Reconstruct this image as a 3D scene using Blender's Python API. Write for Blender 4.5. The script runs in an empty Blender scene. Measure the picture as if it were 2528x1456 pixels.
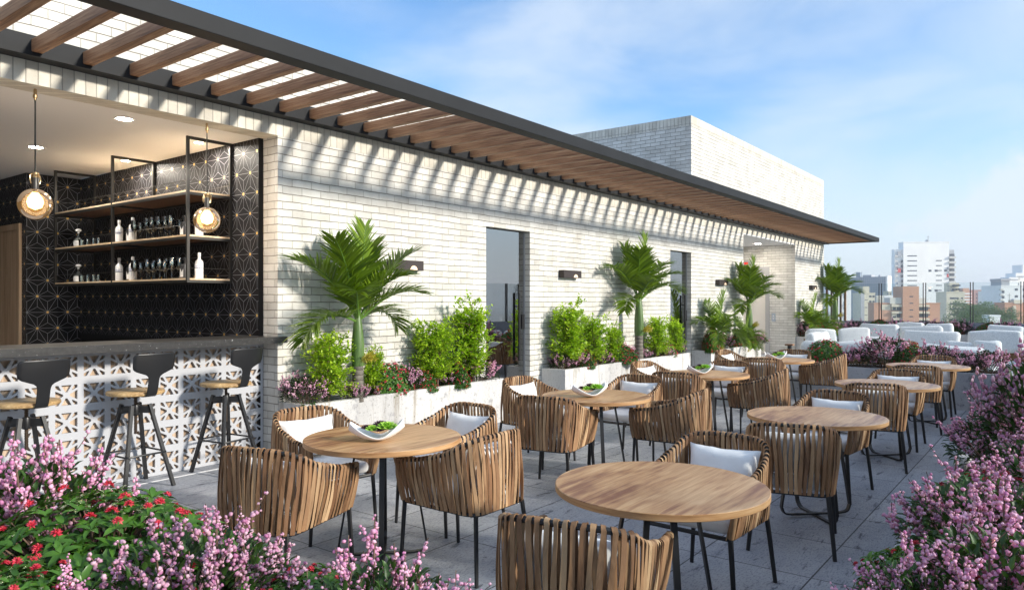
import bpy, bmesh, math, random
from mathutils import Vector, Matrix, noise
R = math.radians
S = bpy.context.scene
COL = S.collection

# ---------------------------------------------------------------- camera, sky, sun, exposure
cam = bpy.data.objects.new('camera', bpy.data.cameras.new('camera'))
COL.objects.link(cam)
cam.data.sensor_width = 36
cam.data.lens = 36 * 1798 / 2528
cam.data.shift_y = 15 / 2528
cam.data.clip_start = 0.05
cam.data.clip_end = 9000
cam.location = (0, 0, 1.6)
cam.rotation_euler = (R(90), 0, math.atan(1372 / 1798) - R(90))
S.camera = cam
S.view_settings.view_transform = 'Standard'
S.view_settings.look = 'None'
S.view_settings.exposure = 1.0
S.view_settings.gamma = 1
SUN = Vector((0.24, -1.0, 0.43)).normalized()
SUN_EL = math.asin(SUN.z)
SUN_ROT = math.atan2(SUN.x, SUN.y)
sun = bpy.data.objects.new('sun', bpy.data.lights.new('sun', 'SUN'))
COL.objects.link(sun)
sun.data.energy = 2.8
sun.data.angle = R(6.0)
sun.data.color = (1.0, 0.93, 0.82)
sun.rotation_euler = SUN.to_track_quat('Z', 'Y').to_euler()

W = bpy.data.worlds.new('World')
S.world = W
W.use_nodes = True
nt = W.node_tree
nt.nodes.clear()
N = nt.nodes.new
Lk = nt.links.new
out = N('ShaderNodeOutputWorld')
bg = N('ShaderNodeBackground')
bg.inputs['Strength'].default_value = 0.15
sky = N('ShaderNodeTexSky')
sky.sky_type = 'NISHITA'
sky.sun_disc = False
sky.sun_elevation = SUN_EL
sky.sun_rotation = SUN_ROT
sky.air_density = 1.0
sky.dust_density = 0.6
sky.ozone_density = 1.6
tc = N('ShaderNodeTexCoord')
sep = N('ShaderNodeSeparateXYZ')
Lk(tc.outputs['Generated'], sep.inputs[0])
mp = N('ShaderNodeMapping')
mp.inputs['Scale'].default_value = (1.0, 1.0, 2.6)
mp.inputs['Location'].default_value = (1.3, 2.2, 5.0)
Lk(tc.outputs['Generated'], mp.inputs[0])
n1 = N('ShaderNodeTexNoise')
n1.inputs['Scale'].default_value = 2.4
n1.inputs['Detail'].default_value = 7
n1.inputs['Roughness'].default_value = 0.52
n1.inputs['Distortion'].default_value = 0.35
Lk(mp.outputs[0], n1.inputs['Vector'])
# more cloud and milky air to the right (towards -y) and near the horizon
def mth(op, a, b=None, clamp=False):
    m = N('ShaderNodeMath')
    m.operation = op
    m.use_clamp = clamp
    for i, q in enumerate((a, b)):
        if q is None:
            continue
        if isinstance(q, (int, float)):
            m.inputs[i].default_value = q
        else:
            Lk(q, m.inputs[i])
    return m.outputs[0]
east = mth('MULTIPLY', mth('ADD', mth('MULTIPLY', sep.outputs['Y'], -1.0), 0.60), 0.20)
cl = mth('ADD', n1.outputs['Fac'], east)
ramp = N('ShaderNodeMapRange')
ramp.interpolation_type = 'SMOOTHSTEP'
ramp.inputs['From Min'].default_value = 0.42
ramp.inputs['From Max'].default_value = 0.78
Lk(cl, ramp.inputs['Value'])
hz = N('ShaderNodeMapRange')
hz.interpolation_type = 'SMOOTHSTEP'
hz.inputs['From Min'].default_value = 0.0
hz.inputs['From Max'].default_value = 0.25
hz.inputs['To Min'].default_value = 0.85
hz.inputs['To Max'].default_value = 0.04
Lk(mth('ABSOLUTE', sep.outputs['Z']), hz.inputs['Value'])
mx1 = N('ShaderNodeMix')
mx1.data_type = 'RGBA'
Lk(hz.outputs[0], mx1.inputs['Factor'])
sk = N('ShaderNodeMix')
sk.data_type = 'RGBA'
sk.blend_type = 'MULTIPLY'
sk.inputs['Factor'].default_value = 1
Lk(sky.outputs[0], sk.inputs['A'])
sk.inputs['B'].default_value = (0.48, 0.71, 0.89, 1)
Lk(sk.outputs['Result'], mx1.inputs['A'])
mx1.inputs['B'].default_value = (2.85, 3.12, 3.36, 1)
mx2 = N('ShaderNodeMix')
mx2.data_type = 'RGBA'
# one heaped cloud low over the city, and a soft one above it
def heap(dx, dy, dz, r0, soft, nscale, amt):
    vn = N('ShaderNodeVectorMath')
    vn.operation = 'NORMALIZE'
    Lk(tc.outputs['Generated'], vn.inputs[0])
    dt_ = N('ShaderNodeVectorMath')
    dt_.operation = 'DISTANCE'
    Lk(vn.outputs[0], dt_.inputs[0])
    dt_.inputs[1].default_value = Vector((dx, dy, dz)).normalized()
    nn_ = N('ShaderNodeTexNoise')
    nn_.inputs['Scale'].default_value = nscale
    nn_.inputs['Detail'].default_value = 8
    nn_.inputs['Roughness'].default_value = 0.6
    Lk(tc.outputs['Generated'], nn_.inputs['Vector'])
    d_ = mth('ADD', dt_.outputs['Value'], mth('MULTIPLY', mth('SUBTRACT', 0.5, nn_.outputs['Fac']), amt))
    return mth('DIVIDE', mth('SUBTRACT', r0, d_), soft, True)
h1 = heap(1.0, 0.03, 0.075, 0.125, 0.05, 9.0, 0.30)
h2 = heap(0.98, -0.02, 0.33, 0.20, 0.22, 4.0, 0.30)
cov = mth('MAXIMUM', mth('MULTIPLY', ramp.outputs[0], 0.72), mth('MAXIMUM', mth('MULTIPLY', h1, 0.85), mth('MULTIPLY', h2, 0.75)))
Lk(cov, mx2.inputs['Factor'])
Lk(mx1.outputs['Result'], mx2.inputs['A'])
mx2.inputs['B'].default_value = (2.85, 3.2, 3.6, 1)
Lk(mx2.outputs['Result'], bg.inputs['Color'])
Lk(bg.outputs[0], out.inputs[0])

# ---------------------------------------------------------------- materials
def nodes(name):
    m = bpy.data.materials.new(name)
    m.use_nodes = True
    t = m.node_tree
    return m, t, t.nodes['Principled BSDF']

def lnk(t, a, b):
    t.links.new(a, b)

def tex(t, scale, detail=3, rough=0.55, stretch=(1, 1, 1), coord='Object', dist=0.0, rot=(0, 0, 0)):
    c = t.nodes.new('ShaderNodeTexCoord')
    mpn = t.nodes.new('ShaderNodeMapping')
    mpn.inputs['Scale'].default_value = stretch
    mpn.inputs['Rotation'].default_value = rot
    n = t.nodes.new('ShaderNodeTexNoise')
    n.inputs['Scale'].default_value = scale
    n.inputs['Detail'].default_value = detail
    n.inputs['Roughness'].default_value = rough
    n.inputs['Distortion'].default_value = dist
    lnk(t, c.outputs[coord], mpn.inputs[0])
    lnk(t, mpn.outputs[0], n.inputs['Vector'])
    return n.outputs['Fac']

def ramp_of(t, fac, stops):
    r = t.nodes.new('ShaderNodeValToRGB')
    e = r.color_ramp.elements
    while len(e) < len(stops):
        e.new(0.5)
    for i, (p, c) in enumerate(stops):
        e[i].position = p
        e[i].color = (*c, 1) if len(c) == 3 else c
    lnk(t, fac, r.inputs[0])
    return r.outputs['Color']

def mixc(t, fac, a, b, mode='MIX'):
    m = t.nodes.new('ShaderNodeMix')
    m.data_type = 'RGBA'
    m.blend_type = mode
    for key, q in (('Factor', fac), ('A', a), ('B', b)):
        if isinstance(q, (int, float)):
            m.inputs[key].default_value = q
        elif isinstance(q, tuple):
            m.inputs[key].default_value = (*q, 1)
        else:
            lnk(t, q, m.inputs[key])
    return m.outputs['Result']

def bump(t, b, h, strength=0.3, dist=0.01):
    n = t.nodes.new('ShaderNodeBump')
    n.inputs['Strength'].default_value = strength
    n.inputs['Distance'].default_value = dist
    lnk(t, h, n.inputs['Height'])
    lnk(t, n.outputs[0], b.inputs['Normal'])
    return n

def pmat(name, c1, c2=None, scale=8, rough=0.6, metal=0, bs=0.0, bscale=40, stretch=(1, 1, 1), spec=0.5, island=0.0):
    m, t, b = nodes(name)
    b.inputs['Roughness'].default_value = rough
    b.inputs['Metallic'].default_value = metal
    b.inputs['Specular IOR Level'].default_value = spec
    col = None
    if c2 is not None:
        col = ramp_of(t, tex(t, scale, stretch=stretch), [(0.33, c1), (0.68, c2)])
    if island:
        g = t.nodes.new('ShaderNodeNewGeometry')
        r = ramp_of(t, g.outputs['Random Per Island'], [(0, (1 - island,) * 3), (1, (1 + island,) * 3)])
        col = mixc(t, 1.0, col if col is not None else c1, r, 'MULTIPLY')
    if col is None:
        b.inputs['Base Color'].default_value = (*c1, 1)
    else:
        lnk(t, col, b.inputs['Base Color'])
    if bs:
        bump(t, b, tex(t, bscale, stretch=stretch), bs, 0.01)
    return m

def leafmat(name, c1, c2, trans=0.3, rough=0.45):
    m, t, b = nodes(name)
    g = t.nodes.new('ShaderNodeNewGeometry')
    col = ramp_of(t, g.outputs['Random Per Island'], [(0, c1), (1, c2)])
    oi = t.nodes.new('ShaderNodeObjectInfo')
    v = ramp_of(t, oi.outputs['Random'], [(0, (0.82, 0.86, 0.8)), (1, (1.12, 1.08, 1.1))])
    col = mixc(t, 1.0, col, v, 'MULTIPLY')
    lnk(t, col, b.inputs['Base Color'])
    b.inputs['Roughness'].default_value = rough
    tr = t.nodes.new('ShaderNodeBsdfTranslucent')
    lnk(t, mixc(t, 1.0, col, (1.15, 1.25, 0.6), 'MULTIPLY'), tr.inputs['Color'])
    mx = t.nodes.new('ShaderNodeMixShader')
    mx.inputs[0].default_value = trans
    lnk(t, b.outputs[0], mx.inputs[1])
    lnk(t, tr.outputs[0], mx.inputs[2])
    lnk(t, mx.outputs[0], t.nodes['Material Output'].inputs[0])
    return m

def emat(name, c, strength):
    m, t, b = nodes(name)
    b.inputs['Base Color'].default_value = (*c, 1)
    b.inputs['Emission Color'].default_value = (*c, 1)
    b.inputs['Emission Strength'].default_value = strength
    return m

def brickmat(name, soldier=False, c1=(0.70, 0.685, 0.645), c2=(0.55, 0.535, 0.50), mortar=(0.44, 0.42, 0.38), bw=0.24, rh=0.0798, bmp=0.9):
    m, t, b = nodes(name)
    c = t.nodes.new('ShaderNodeTexCoord')
    sp = t.nodes.new('ShaderNodeSeparateXYZ')
    lnk(t, c.outputs['Object'], sp.inputs[0])
    add = t.nodes.new('ShaderNodeMath')
    lnk(t, sp.outputs['X'], add.inputs[0])
    lnk(t, sp.outputs['Y'], add.inputs[1])
    cb = t.nodes.new('ShaderNodeCombineXYZ')
    lnk(t, add.outputs[0], cb.inputs['X'])
    lnk(t, sp.outputs['Z'], cb.inputs['Y'])
    nz = t.nodes.new('ShaderNodeTexNoise')
    nz.inputs['Scale'].default_value = 4.5
    nz.inputs['Detail'].default_value = 4
    lnk(t, c.outputs['Object'], nz.inputs['Vector'])
    ds = t.nodes.new('ShaderNodeVectorMath')
    ds.operation = 'MULTIPLY_ADD'
    ds.inputs[1].default_value = (0.014, 0.022, 0) if not soldier else (0.01, 0.0, 0)
    lnk(t, nz.outputs['Color'], ds.inputs[0])
    lnk(t, cb.outputs[0], ds.inputs[2])
    br = t.nodes.new('ShaderNodeTexBrick')
    br.offset = 0.0 if soldier else 0.5
    br.inputs['Scale'].default_value = 1
    br.inputs['Brick Width'].default_value = 0.086 if soldier else bw
    br.inputs['Row Height'].default_value = 0.9 if soldier else rh
    br.inputs['Mortar Size'].default_value = 0.0042
    br.inputs['Mortar Smooth'].default_value = 0.25
    br.inputs['Bias'].default_value = -0.2
    br.inputs['Color1'].default_value = (*c1, 1)
    br.inputs['Color2'].default_value = (*c2, 1)
    br.inputs['Mortar'].default_value = (*mortar, 1)
    lnk(t, ds.outputs[0], br.inputs['Vector'])
    n2 = tex(t, 3.0, 5, 0.6)
    bcol = br.outputs['Color']
    line = None
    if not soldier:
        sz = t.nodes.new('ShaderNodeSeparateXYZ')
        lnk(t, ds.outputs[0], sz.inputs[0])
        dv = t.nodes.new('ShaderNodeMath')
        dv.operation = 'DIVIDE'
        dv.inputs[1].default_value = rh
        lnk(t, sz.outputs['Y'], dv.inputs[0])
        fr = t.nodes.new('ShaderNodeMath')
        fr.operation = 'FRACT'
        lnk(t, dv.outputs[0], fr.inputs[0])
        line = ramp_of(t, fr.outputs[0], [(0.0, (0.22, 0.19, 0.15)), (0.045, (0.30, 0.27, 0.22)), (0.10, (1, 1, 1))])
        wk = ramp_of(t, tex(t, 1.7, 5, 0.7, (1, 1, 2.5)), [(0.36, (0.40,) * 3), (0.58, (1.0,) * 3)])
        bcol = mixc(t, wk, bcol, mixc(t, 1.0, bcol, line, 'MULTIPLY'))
    col = mixc(t, 1.0, bcol, ramp_of(t, n2, [(0.3, (0.80, 0.785, 0.76)), (0.6, (1.04, 1.04, 1.03))]), 'MULTIPLY')
    lnk(t, col, b.inputs['Base Color'])
    b.inputs['Roughness'].default_value = 0.75
    b.inputs['Specular IOR Level'].default_value = 0.25
    inv = t.nodes.new('ShaderNodeMath')
    inv.operation = 'SUBTRACT'
    inv.inputs[0].default_value = 1
    lnk(t, br.outputs['Fac'], inv.inputs[1])
    ad = t.nodes.new('ShaderNodeMath')
    ad.operation = 'MULTIPLY_ADD'
    ad.inputs[1].default_value = 0.45
    lnk(t, tex(t, 26, 4, 0.6), ad.inputs[0])
    lnk(t, inv.outputs[0], ad.inputs[2])
    # each brick stands a little prouder or flatter
    ad2 = t.nodes.new('ShaderNodeMath')
    ad2.operation = 'MULTIPLY_ADD'
    ad2.inputs[1].default_value = 2.2
    bw_ = t.nodes.new('ShaderNodeRGBToBW')
    lnk(t, br.outputs['Color'], bw_.inputs[0])
    lnk(t, bw_.outputs[0], ad2.inputs[0])
    lnk(t, ad.outputs[0], ad2.inputs[2])
    bump(t, b, ad2.outputs[0], bmp, 0.012)
    return m

def woodmat(name, lo, mid, hi, grain=(1.5, 26, 26), rough=0.5, scale=1.0, island=0.12, bs=0.08):
    m, t, b = nodes(name)
    f = tex(t, 2.2 * scale, 5, 0.62, grain, dist=0.6)
    f2 = tex(t, 1.3 * scale, 3, 0.6, (grain[0] * 0.6, grain[1] * 0.12, grain[2] * 0.12), dist=1.2)
    fm = t.nodes.new('ShaderNodeMath')
    fm.operation = 'MULTIPLY_ADD'
    fm.inputs[1].default_value = 0.55
    lnk(t, f2, fm.inputs[0])
    hf = t.nodes.new('ShaderNodeMath')
    hf.operation = 'MULTIPLY'
    hf.inputs[1].default_value = 0.45
    lnk(t, f, hf.inputs[0])
    lnk(t, hf.outputs[0], fm.inputs[2])
    col = ramp_of(t, fm.outputs[0], [(0.40, lo), (0.50, mid), (0.61, hi)])
    g = t.nodes.new('ShaderNodeNewGeometry')
    r = ramp_of(t, g.outputs['Random Per Island'], [(0, (1 - island,) * 3), (1, (1 + island,) * 3)])
    oi = t.nodes.new('ShaderNodeObjectInfo')
    r2 = ramp_of(t, oi.outputs['Random'], [(0, (1 - island,) * 3), (1, (1 + island,) * 3)])
    col = mixc(t, 1.0, mixc(t, 1.0, col, r, 'MULTIPLY'), r2, 'MULTIPLY')
    lnk(t, col, b.inputs['Base Color'])
    b.inputs['Roughness'].default_value = rough
    b.inputs['Specular IOR Level'].default_value = 0.4
    bump(t, b, f, bs, 0.01)
    return m

def concretemat(name, base, dark):
    m, t, b = nodes(name)
    big = ramp_of(t, tex(t, 1.6, 6, 0.62, (1, 1, 0.35)), [(0.30, dark), (0.55, base)])
    pits = ramp_of(t, tex(t, 48, 4, 0.75), [(0.33, (0.35, 0.33, 0.31)), (0.42, (1, 1, 1))])
    streak = ramp_of(t, tex(t, 3.2, 5, 0.7, (2.6, 2.6, 0.22)), [(0.33, (0.62, 0.57, 0.49)), (0.45, (1, 1, 1))])
    blot = ramp_of(t, tex(t, 5.5, 6, 0.7), [(0.32, (0.60, 0.60, 0.63)), (0.43, (1, 1, 1))])
    col = mixc(t, 1, mixc(t, 1, mixc(t, 0.9, big, pits, 'MULTIPLY'), streak, 'MULTIPLY'), blot, 'MULTIPLY')
    lnk(t, col, b.inputs['Base Color'])
    b.inputs['Roughness'].default_value = 0.8
    b.inputs['Specular IOR Level'].default_value = 0.25
    bump(t, b, tex(t, 30, 5, 0.65), 0.5, 0.01)
    return m

def floormat():
    m, t, b = nodes('stone_pavers')
    c = t.nodes.new('ShaderNodeTexCoord')
    mpn = t.nodes.new('ShaderNodeMapping')
    mpn.inputs['Location'].default_value = (-4.40, -1.18, 0)
    lnk(t, c.outputs['Object'], mpn.inputs[0])
    br = t.nodes.new('ShaderNodeTexBrick')
    br.offset = 0
    br.inputs['Scale'].default_value = 1
    br.inputs['Brick Width'].default_value = 0.70
    br.inputs['Row Height'].default_value = 0.69
    br.inputs['Mortar Size'].default_value = 0.0045
    br.inputs['Mortar Smooth'].default_value = 0.1
    br.inputs['Color1'].default_value = (0.30, 0.315, 0.35, 1)
    br.inputs['Color2'].default_value = (0.41, 0.425, 0.455, 1)
    br.inputs['Mortar'].default_value = (0.035, 0.037, 0.042, 1)
    lnk(t, mpn.outputs[0], br.inputs['Vector'])
    cl = ramp_of(t, tex(t, 2.6, 5, 0.65, (0.7, 1.6, 1)), [(0.30, (0.80, 0.81, 0.84)), (0.65, (1.12, 1.11, 1.09))])
    vein = ramp_of(t, tex(t, 5.5, 8, 0.75, (0.55, 2.4, 1), dist=0.4), [(0.36, (0.25, 0.26, 0.30)), (0.43, (1, 1, 1))])
    fine = ramp_of(t, tex(t, 60, 4, 0.7, (0.6, 1.5, 1)), [(0.36, (0.5, 0.5, 0.55)), (0.50, (1, 1, 1))])
    col = mixc(t, 1, mixc(t, 1, mixc(t, 1, br.outputs['Color'], cl, 'MULTIPLY'), vein, 'MULTIPLY'), fine, 'MULTIPLY')
    lnk(t, col, b.inputs['Base Color'])
    rg = ramp_of(t, tex(t, 12, 4, 0.6), [(0.3, (0.42,) * 3), (0.7, (0.68,) * 3)])
    lnk(t, rg, b.inputs['Roughness'])
    hh = t.nodes.new('ShaderNodeMath')
    hh.operation = 'MULTIPLY_ADD'
    hh.inputs[1].default_value = -2.0
    lnk(t, br.outputs['Fac'], hh.inputs[0])
    lnk(t, tex(t, 45, 6, 0.7, (0.6, 1.5, 1)), hh.inputs[2])
    bump(t, b, hh.outputs[0], 0.55, 0.012)
    return m

def strapmat():
    m, t, b = nodes('woven_leather')
    g = t.nodes.new('ShaderNodeNewGeometry')
    base = ramp_of(t, g.outputs['Random Per Island'], [(0, (0.17, 0.085, 0.042)), (0.4, (0.32, 0.18, 0.092)), (0.8, (0.40, 0.25, 0.135)), (1, (0.56, 0.38, 0.22))])
    f = ramp_of(t, tex(t, 9, 5, 0.7, (1, 1, 0.3), dist=0.5), [(0.30, (0.45, 0.40, 0.36)), (0.48, (0.95, 0.95, 0.95)), (0.7, (1.25, 1.18, 1.1))])
    oi = t.nodes.new('ShaderNodeObjectInfo')
    r2 = ramp_of(t, oi.outputs['Random'], [(0, (0.86,) * 3), (1, (1.12,) * 3)])
    lnk(t, mixc(t, 1, mixc(t, 1, base, f, 'MULTIPLY'), r2, 'MULTIPLY'), b.inputs['Base Color'])
    b.inputs['Roughness'].default_value = 0.62
    b.inputs['Specular IOR Level'].default_value = 0.3
    bump(t, b, tex(t, 55, 4, 0.6, (1, 1, 0.25)), 0.35, 0.006)
    return m

def glassmat(name, tint, ior=1.5, rough=0.0, glow=None):
    m = bpy.data.materials.new(name)
    m.use_nodes = True
    t = m.node_tree
    t.nodes.clear()
    o = t.nodes.new('ShaderNodeOutputMaterial')
    tr = t.nodes.new('ShaderNodeBsdfTransparent')
    tr.inputs[0].default_value = (*tint, 1)
    gl = t.nodes.new('ShaderNodeBsdfGlossy')
    gl.inputs['Roughness'].default_value = rough
    fr = t.nodes.new('ShaderNodeFresnel')
    fr.inputs[0].default_value = ior
    mx = t.nodes.new('ShaderNodeMixShader')
    lnk(t, fr.outputs[0], mx.inputs[0])
    lnk(t, tr.outputs[0], mx.inputs[1])
    lnk(t, gl.outputs[0], mx.inputs[2])
    last = mx
    if glow:
        em = t.nodes.new('ShaderNodeEmission')
        em.inputs[0].default_value = (*glow[:3], 1)
        em.inputs[1].default_value = glow[3]
        last = t.nodes.new('ShaderNodeAddShader')
        lnk(t, mx.outputs[0], last.inputs[0])
        lnk(t, em.outputs[0], last.inputs[1])
    lnk(t, last.outputs[0], o.inputs[0])
    return m

MT = dict(
    brick=brickmat('painted_brick'),
    soldier=brickmat('painted_brick_upright', True, c1=(0.70, 0.67, 0.59), c2=(0.56, 0.53, 0.47), mortar=(0.40, 0.38, 0.34)),
    inner_brick=brickmat('recess_brick', c1=(0.74, 0.72, 0.68), c2=(0.58, 0.56, 0.52), mortar=(0.45, 0.44, 0.41), bmp=0.6),
    floor=floormat(),
    white_strip=pmat('white_drain', (0.75, 0.75, 0.75), rough=0.4),
    concrete=concretemat('planter_concrete', (0.60, 0.59, 0.575), (0.42, 0.41, 0.40)),
    shade_concrete=concretemat('dark_planter_concrete', (0.44, 0.45, 0.47), (0.30, 0.31, 0.33)),  # planter concrete with the shade on the crossing planter put into its colour
    parapet=concretemat('parapet_concrete', (0.36, 0.38, 0.42), (0.27, 0.29, 0.33)),
    soil=pmat('soil', (0.03, 0.02, 0.012), (0.07, 0.05, 0.03), 20, 0.95, bs=0.8),
    black=pmat('black_metal', (0.012, 0.012, 0.013), rough=0.38, metal=0.0, spec=0.5),
    charcoal=pmat('charcoal_fascia', (0.014, 0.015, 0.017), (0.018, 0.019, 0.021), 3, rough=0.6, spec=0.2),
    darkmetal=pmat('dark_steel', (0.05, 0.048, 0.045), rough=0.4, metal=0.6),
    screwmetal=pmat('brown_screw', (0.10, 0.07, 0.05), rough=0.45, metal=0.7),
    rafter=woodmat('rafter_wood', (0.14, 0.065, 0.034), (0.29, 0.15, 0.078), (0.44, 0.26, 0.15), (22, 1.2, 22), 0.55),
    tabletop=woodmat('oak_table', (0.22, 0.085, 0.038), (0.44, 0.24, 0.11), (0.60, 0.38, 0.20), (1.2, 17, 17), 0.36, 1.0, 0.05, 0.05),
    tableedge=woodmat('oak_edge', (0.26, 0.12, 0.045), (0.46, 0.25, 0.11), (0.58, 0.36, 0.18), (1.5, 1.5, 30), 0.42, 1.0, 0.05),
    seatwood=woodmat('pale_seat_wood', (0.20, 0.11, 0.04), (0.42, 0.27, 0.12), (0.58, 0.42, 0.22), (1.5, 22, 22), 0.5, 2.0),
    doorwood=woodmat('door_wood', (0.34, 0.22, 0.13), (0.48, 0.33, 0.21), (0.58, 0.42, 0.28), (16, 16, 0.7), 0.5),
    shelfwood=woodmat('shelf_wood', (0.42, 0.30, 0.18), (0.58, 0.44, 0.29), (0.68, 0.54, 0.38), (12, 1, 12), 0.5),
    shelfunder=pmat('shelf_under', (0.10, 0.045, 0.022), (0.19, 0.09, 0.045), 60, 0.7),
    panelwood=woodmat('bar_back_wood', (0.26, 0.18, 0.12), (0.40, 0.29, 0.20), (0.50, 0.39, 0.29), (14, 14, 1.0), 0.55, 1.5),
    strap=strapmat(),
    white_fabric=pmat('white_fabric', (0.80, 0.80, 0.80), (0.86, 0.86, 0.85), 6, rough=0.9, bs=0.25, bscale=9, spec=0.1),
    sofa_fabric=pmat('pale_sofa_fabric', (0.60, 0.63, 0.64), (0.82, 0.84, 0.84), 55, rough=0.95, bs=0.6, bscale=60, spec=0.1),
    ceramic=pmat('white_ceramic', (0.82, 0.82, 0.82), rough=0.3),
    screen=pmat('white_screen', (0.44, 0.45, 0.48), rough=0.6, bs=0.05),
    plaster=pmat('ceiling_plaster', (0.80, 0.80, 0.80), rough=0.9),
    tile=pmat('black_tile', (0.007, 0.007, 0.008), (0.011, 0.010, 0.011), 6, rough=0.5, spec=0.2),
    tileline=pmat('tile_line', (0.30, 0.30, 0.33), rough=0.5),
    gold=pmat('gold_dot', (0.95, 0.60, 0.14), rough=0.35, metal=0.4),
    brass=pmat('aged_brass', (0.45, 0.32, 0.17), rough=0.3, metal=0.9),
    glass_door=glassmat('door_glass', (0.40, 0.42, 0.44), 5.5, 0.01),
    glass_rail=glassmat('rail_glass', (0.93, 0.955, 0.96), 1.25),
    glass_ware=glassmat('clear_glassware', (0.88, 0.93, 0.91), 2.3),
    globe=glassmat('smoked_globe', (0.80, 0.62, 0.40), 1.30, glow=(1.0, 0.55, 0.20, 0.10)),
    bulb=emat('warm_bulb', (1.0, 0.62, 0.24), 9),
    spot=emat('downlight_disc', (1.0, 0.96, 0.88), 14),
    wash=emat('wall_lamp_glow', (0.8, 0.55, 0.36), 0.5),
    brown_lamp=pmat('dark_brown_lamp', (0.035, 0.024, 0.022), rough=0.5),
    steel=pmat('brushed_steel', (0.48, 0.48, 0.49), rough=0.42, metal=0.5, bs=0.05, bscale=80, stretch=(1, 1, 0.1)),
    cream=pmat('cream_door', (0.78, 0.73, 0.66), rough=0.5),
    dark_room=pmat('dark_interior', (0.09, 0.09, 0.095), (0.13, 0.13, 0.14), 1.2, rough=0.8),
    red_led=emat('red_display', (0.6, 0.02, 0.02), 0.6),
    bottle_white=pmat('frosted_bottle', (0.80, 0.81, 0.83), rough=0.25),
    label_black=pmat('black_label', (0.02, 0.02, 0.022), rough=0.5),
    label_blue=pmat('blue_lettering', (0.03, 0.10, 0.42), rough=0.5),
    leaf_dark=leafmat('dark_shrub_leaf', (0.022, 0.055, 0.010), (0.05, 0.12, 0.02), 0.2),
    leaf_heath=leafmat('heath_leaf', (0.018, 0.035, 0.012), (0.04, 0.075, 0.02), 0.2),
    leaf_red=leafmat('glossy_shrub_leaf', (0.035, 0.10, 0.012), (0.10, 0.24, 0.03), 0.25, 0.35),
    leaf_lime=leafmat('lime_leaf', (0.20, 0.38, 0.012), (0.56, 0.74, 0.05), 0.35),
    leaf_palm=leafmat('palm_leaflet', (0.075, 0.145, 0.008), (0.24, 0.36, 0.02), 0.3, 0.38),
    leaf_tree=leafmat('city_tree_leaf', (0.06, 0.12, 0.03), (0.16, 0.26, 0.07), 0.3),
    pink=leafmat('pink_blossom', (0.62, 0.22, 0.46), (0.95, 0.64, 0.83), 0.3, 0.6),
    red=leafmat('red_blossom', (0.42, 0.010, 0.03), (0.82, 0.07, 0.12), 0.2, 0.5),
    twig=pmat('brown_twig', (0.09, 0.05, 0.035), (0.19, 0.12, 0.08), 30, 0.8),
    stem_green=pmat('green_crownshaft', (0.055, 0.11, 0.025), (0.12, 0.20, 0.055), 5, 0.4, stretch=(4, 4, 0.4)),
    rachis=pmat('frond_rib', (0.10, 0.20, 0.03), rough=0.4),
    yellow=leafmat('yellow_flower_stalk', (0.38, 0.33, 0.03), (0.62, 0.52, 0.07), 0.2),
    succ_green=leafmat('green_succulent', (0.25, 0.52, 0.04), (0.50, 0.78, 0.12), 0.2, 0.35),
    succ_purple=leafmat('purple_succulent', (0.05, 0.025, 0.035), (0.14, 0.07, 0.09), 0.05, 0.4),
    counter=None, trunk=None,
)
def countermat():
    m, t, b = nodes('speckled_counter')
    base = ramp_of(t, tex(t, 30, 4, 0.7), [(0.35, (0.022, 0.021, 0.021)), (0.7, (0.05, 0.048, 0.046))])
    fl = ramp_of(t, tex(t, 55, 3, 0.75), [(0.665, (0, 0, 0)), (0.70, (1, 1, 1))])
    lnk(t, mixc(t, fl, base, (0.55, 0.55, 0.55)), b.inputs['Base Color'])
    b.inputs['Roughness'].default_value = 0.3
    return m
MT['counter'] = countermat()
def trunkmat():
    m, t, b = nodes('ringed_trunk')
    c = t.nodes.new('ShaderNodeTexCoord')
    w = t.nodes.new('ShaderNodeTexWave')
    w.bands_direction = 'Z'
    w.inputs['Scale'].default_value = 5.5
    w.inputs['Distortion'].default_value = 1.2
    w.inputs['Detail'].default_value = 2
    w.inputs['Detail Scale'].default_value = 2
    lnk(t, c.outputs['Object'], w.inputs['Vector'])
    ring = ramp_of(t, w.outputs['Fac'], [(0.0, (0.45, 0.42, 0.38)), (0.16, (1, 1, 1))])
    col = ramp_of(t, tex(t, 18, 5, 0.7, (1, 1, 0.4)), [(0.3, (0.10, 0.088, 0.072)), (0.7, (0.23, 0.205, 0.175))])
    lnk(t, mixc(t, 1, col, ring, 'MULTIPLY'), b.inputs['Base Color'])
    b.inputs['Roughness'].default_value = 0.85
    bump(t, b, w.outputs['Fac'], 0.6, 0.01)
    return m
MT['trunk'] = trunkmat()

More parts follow.
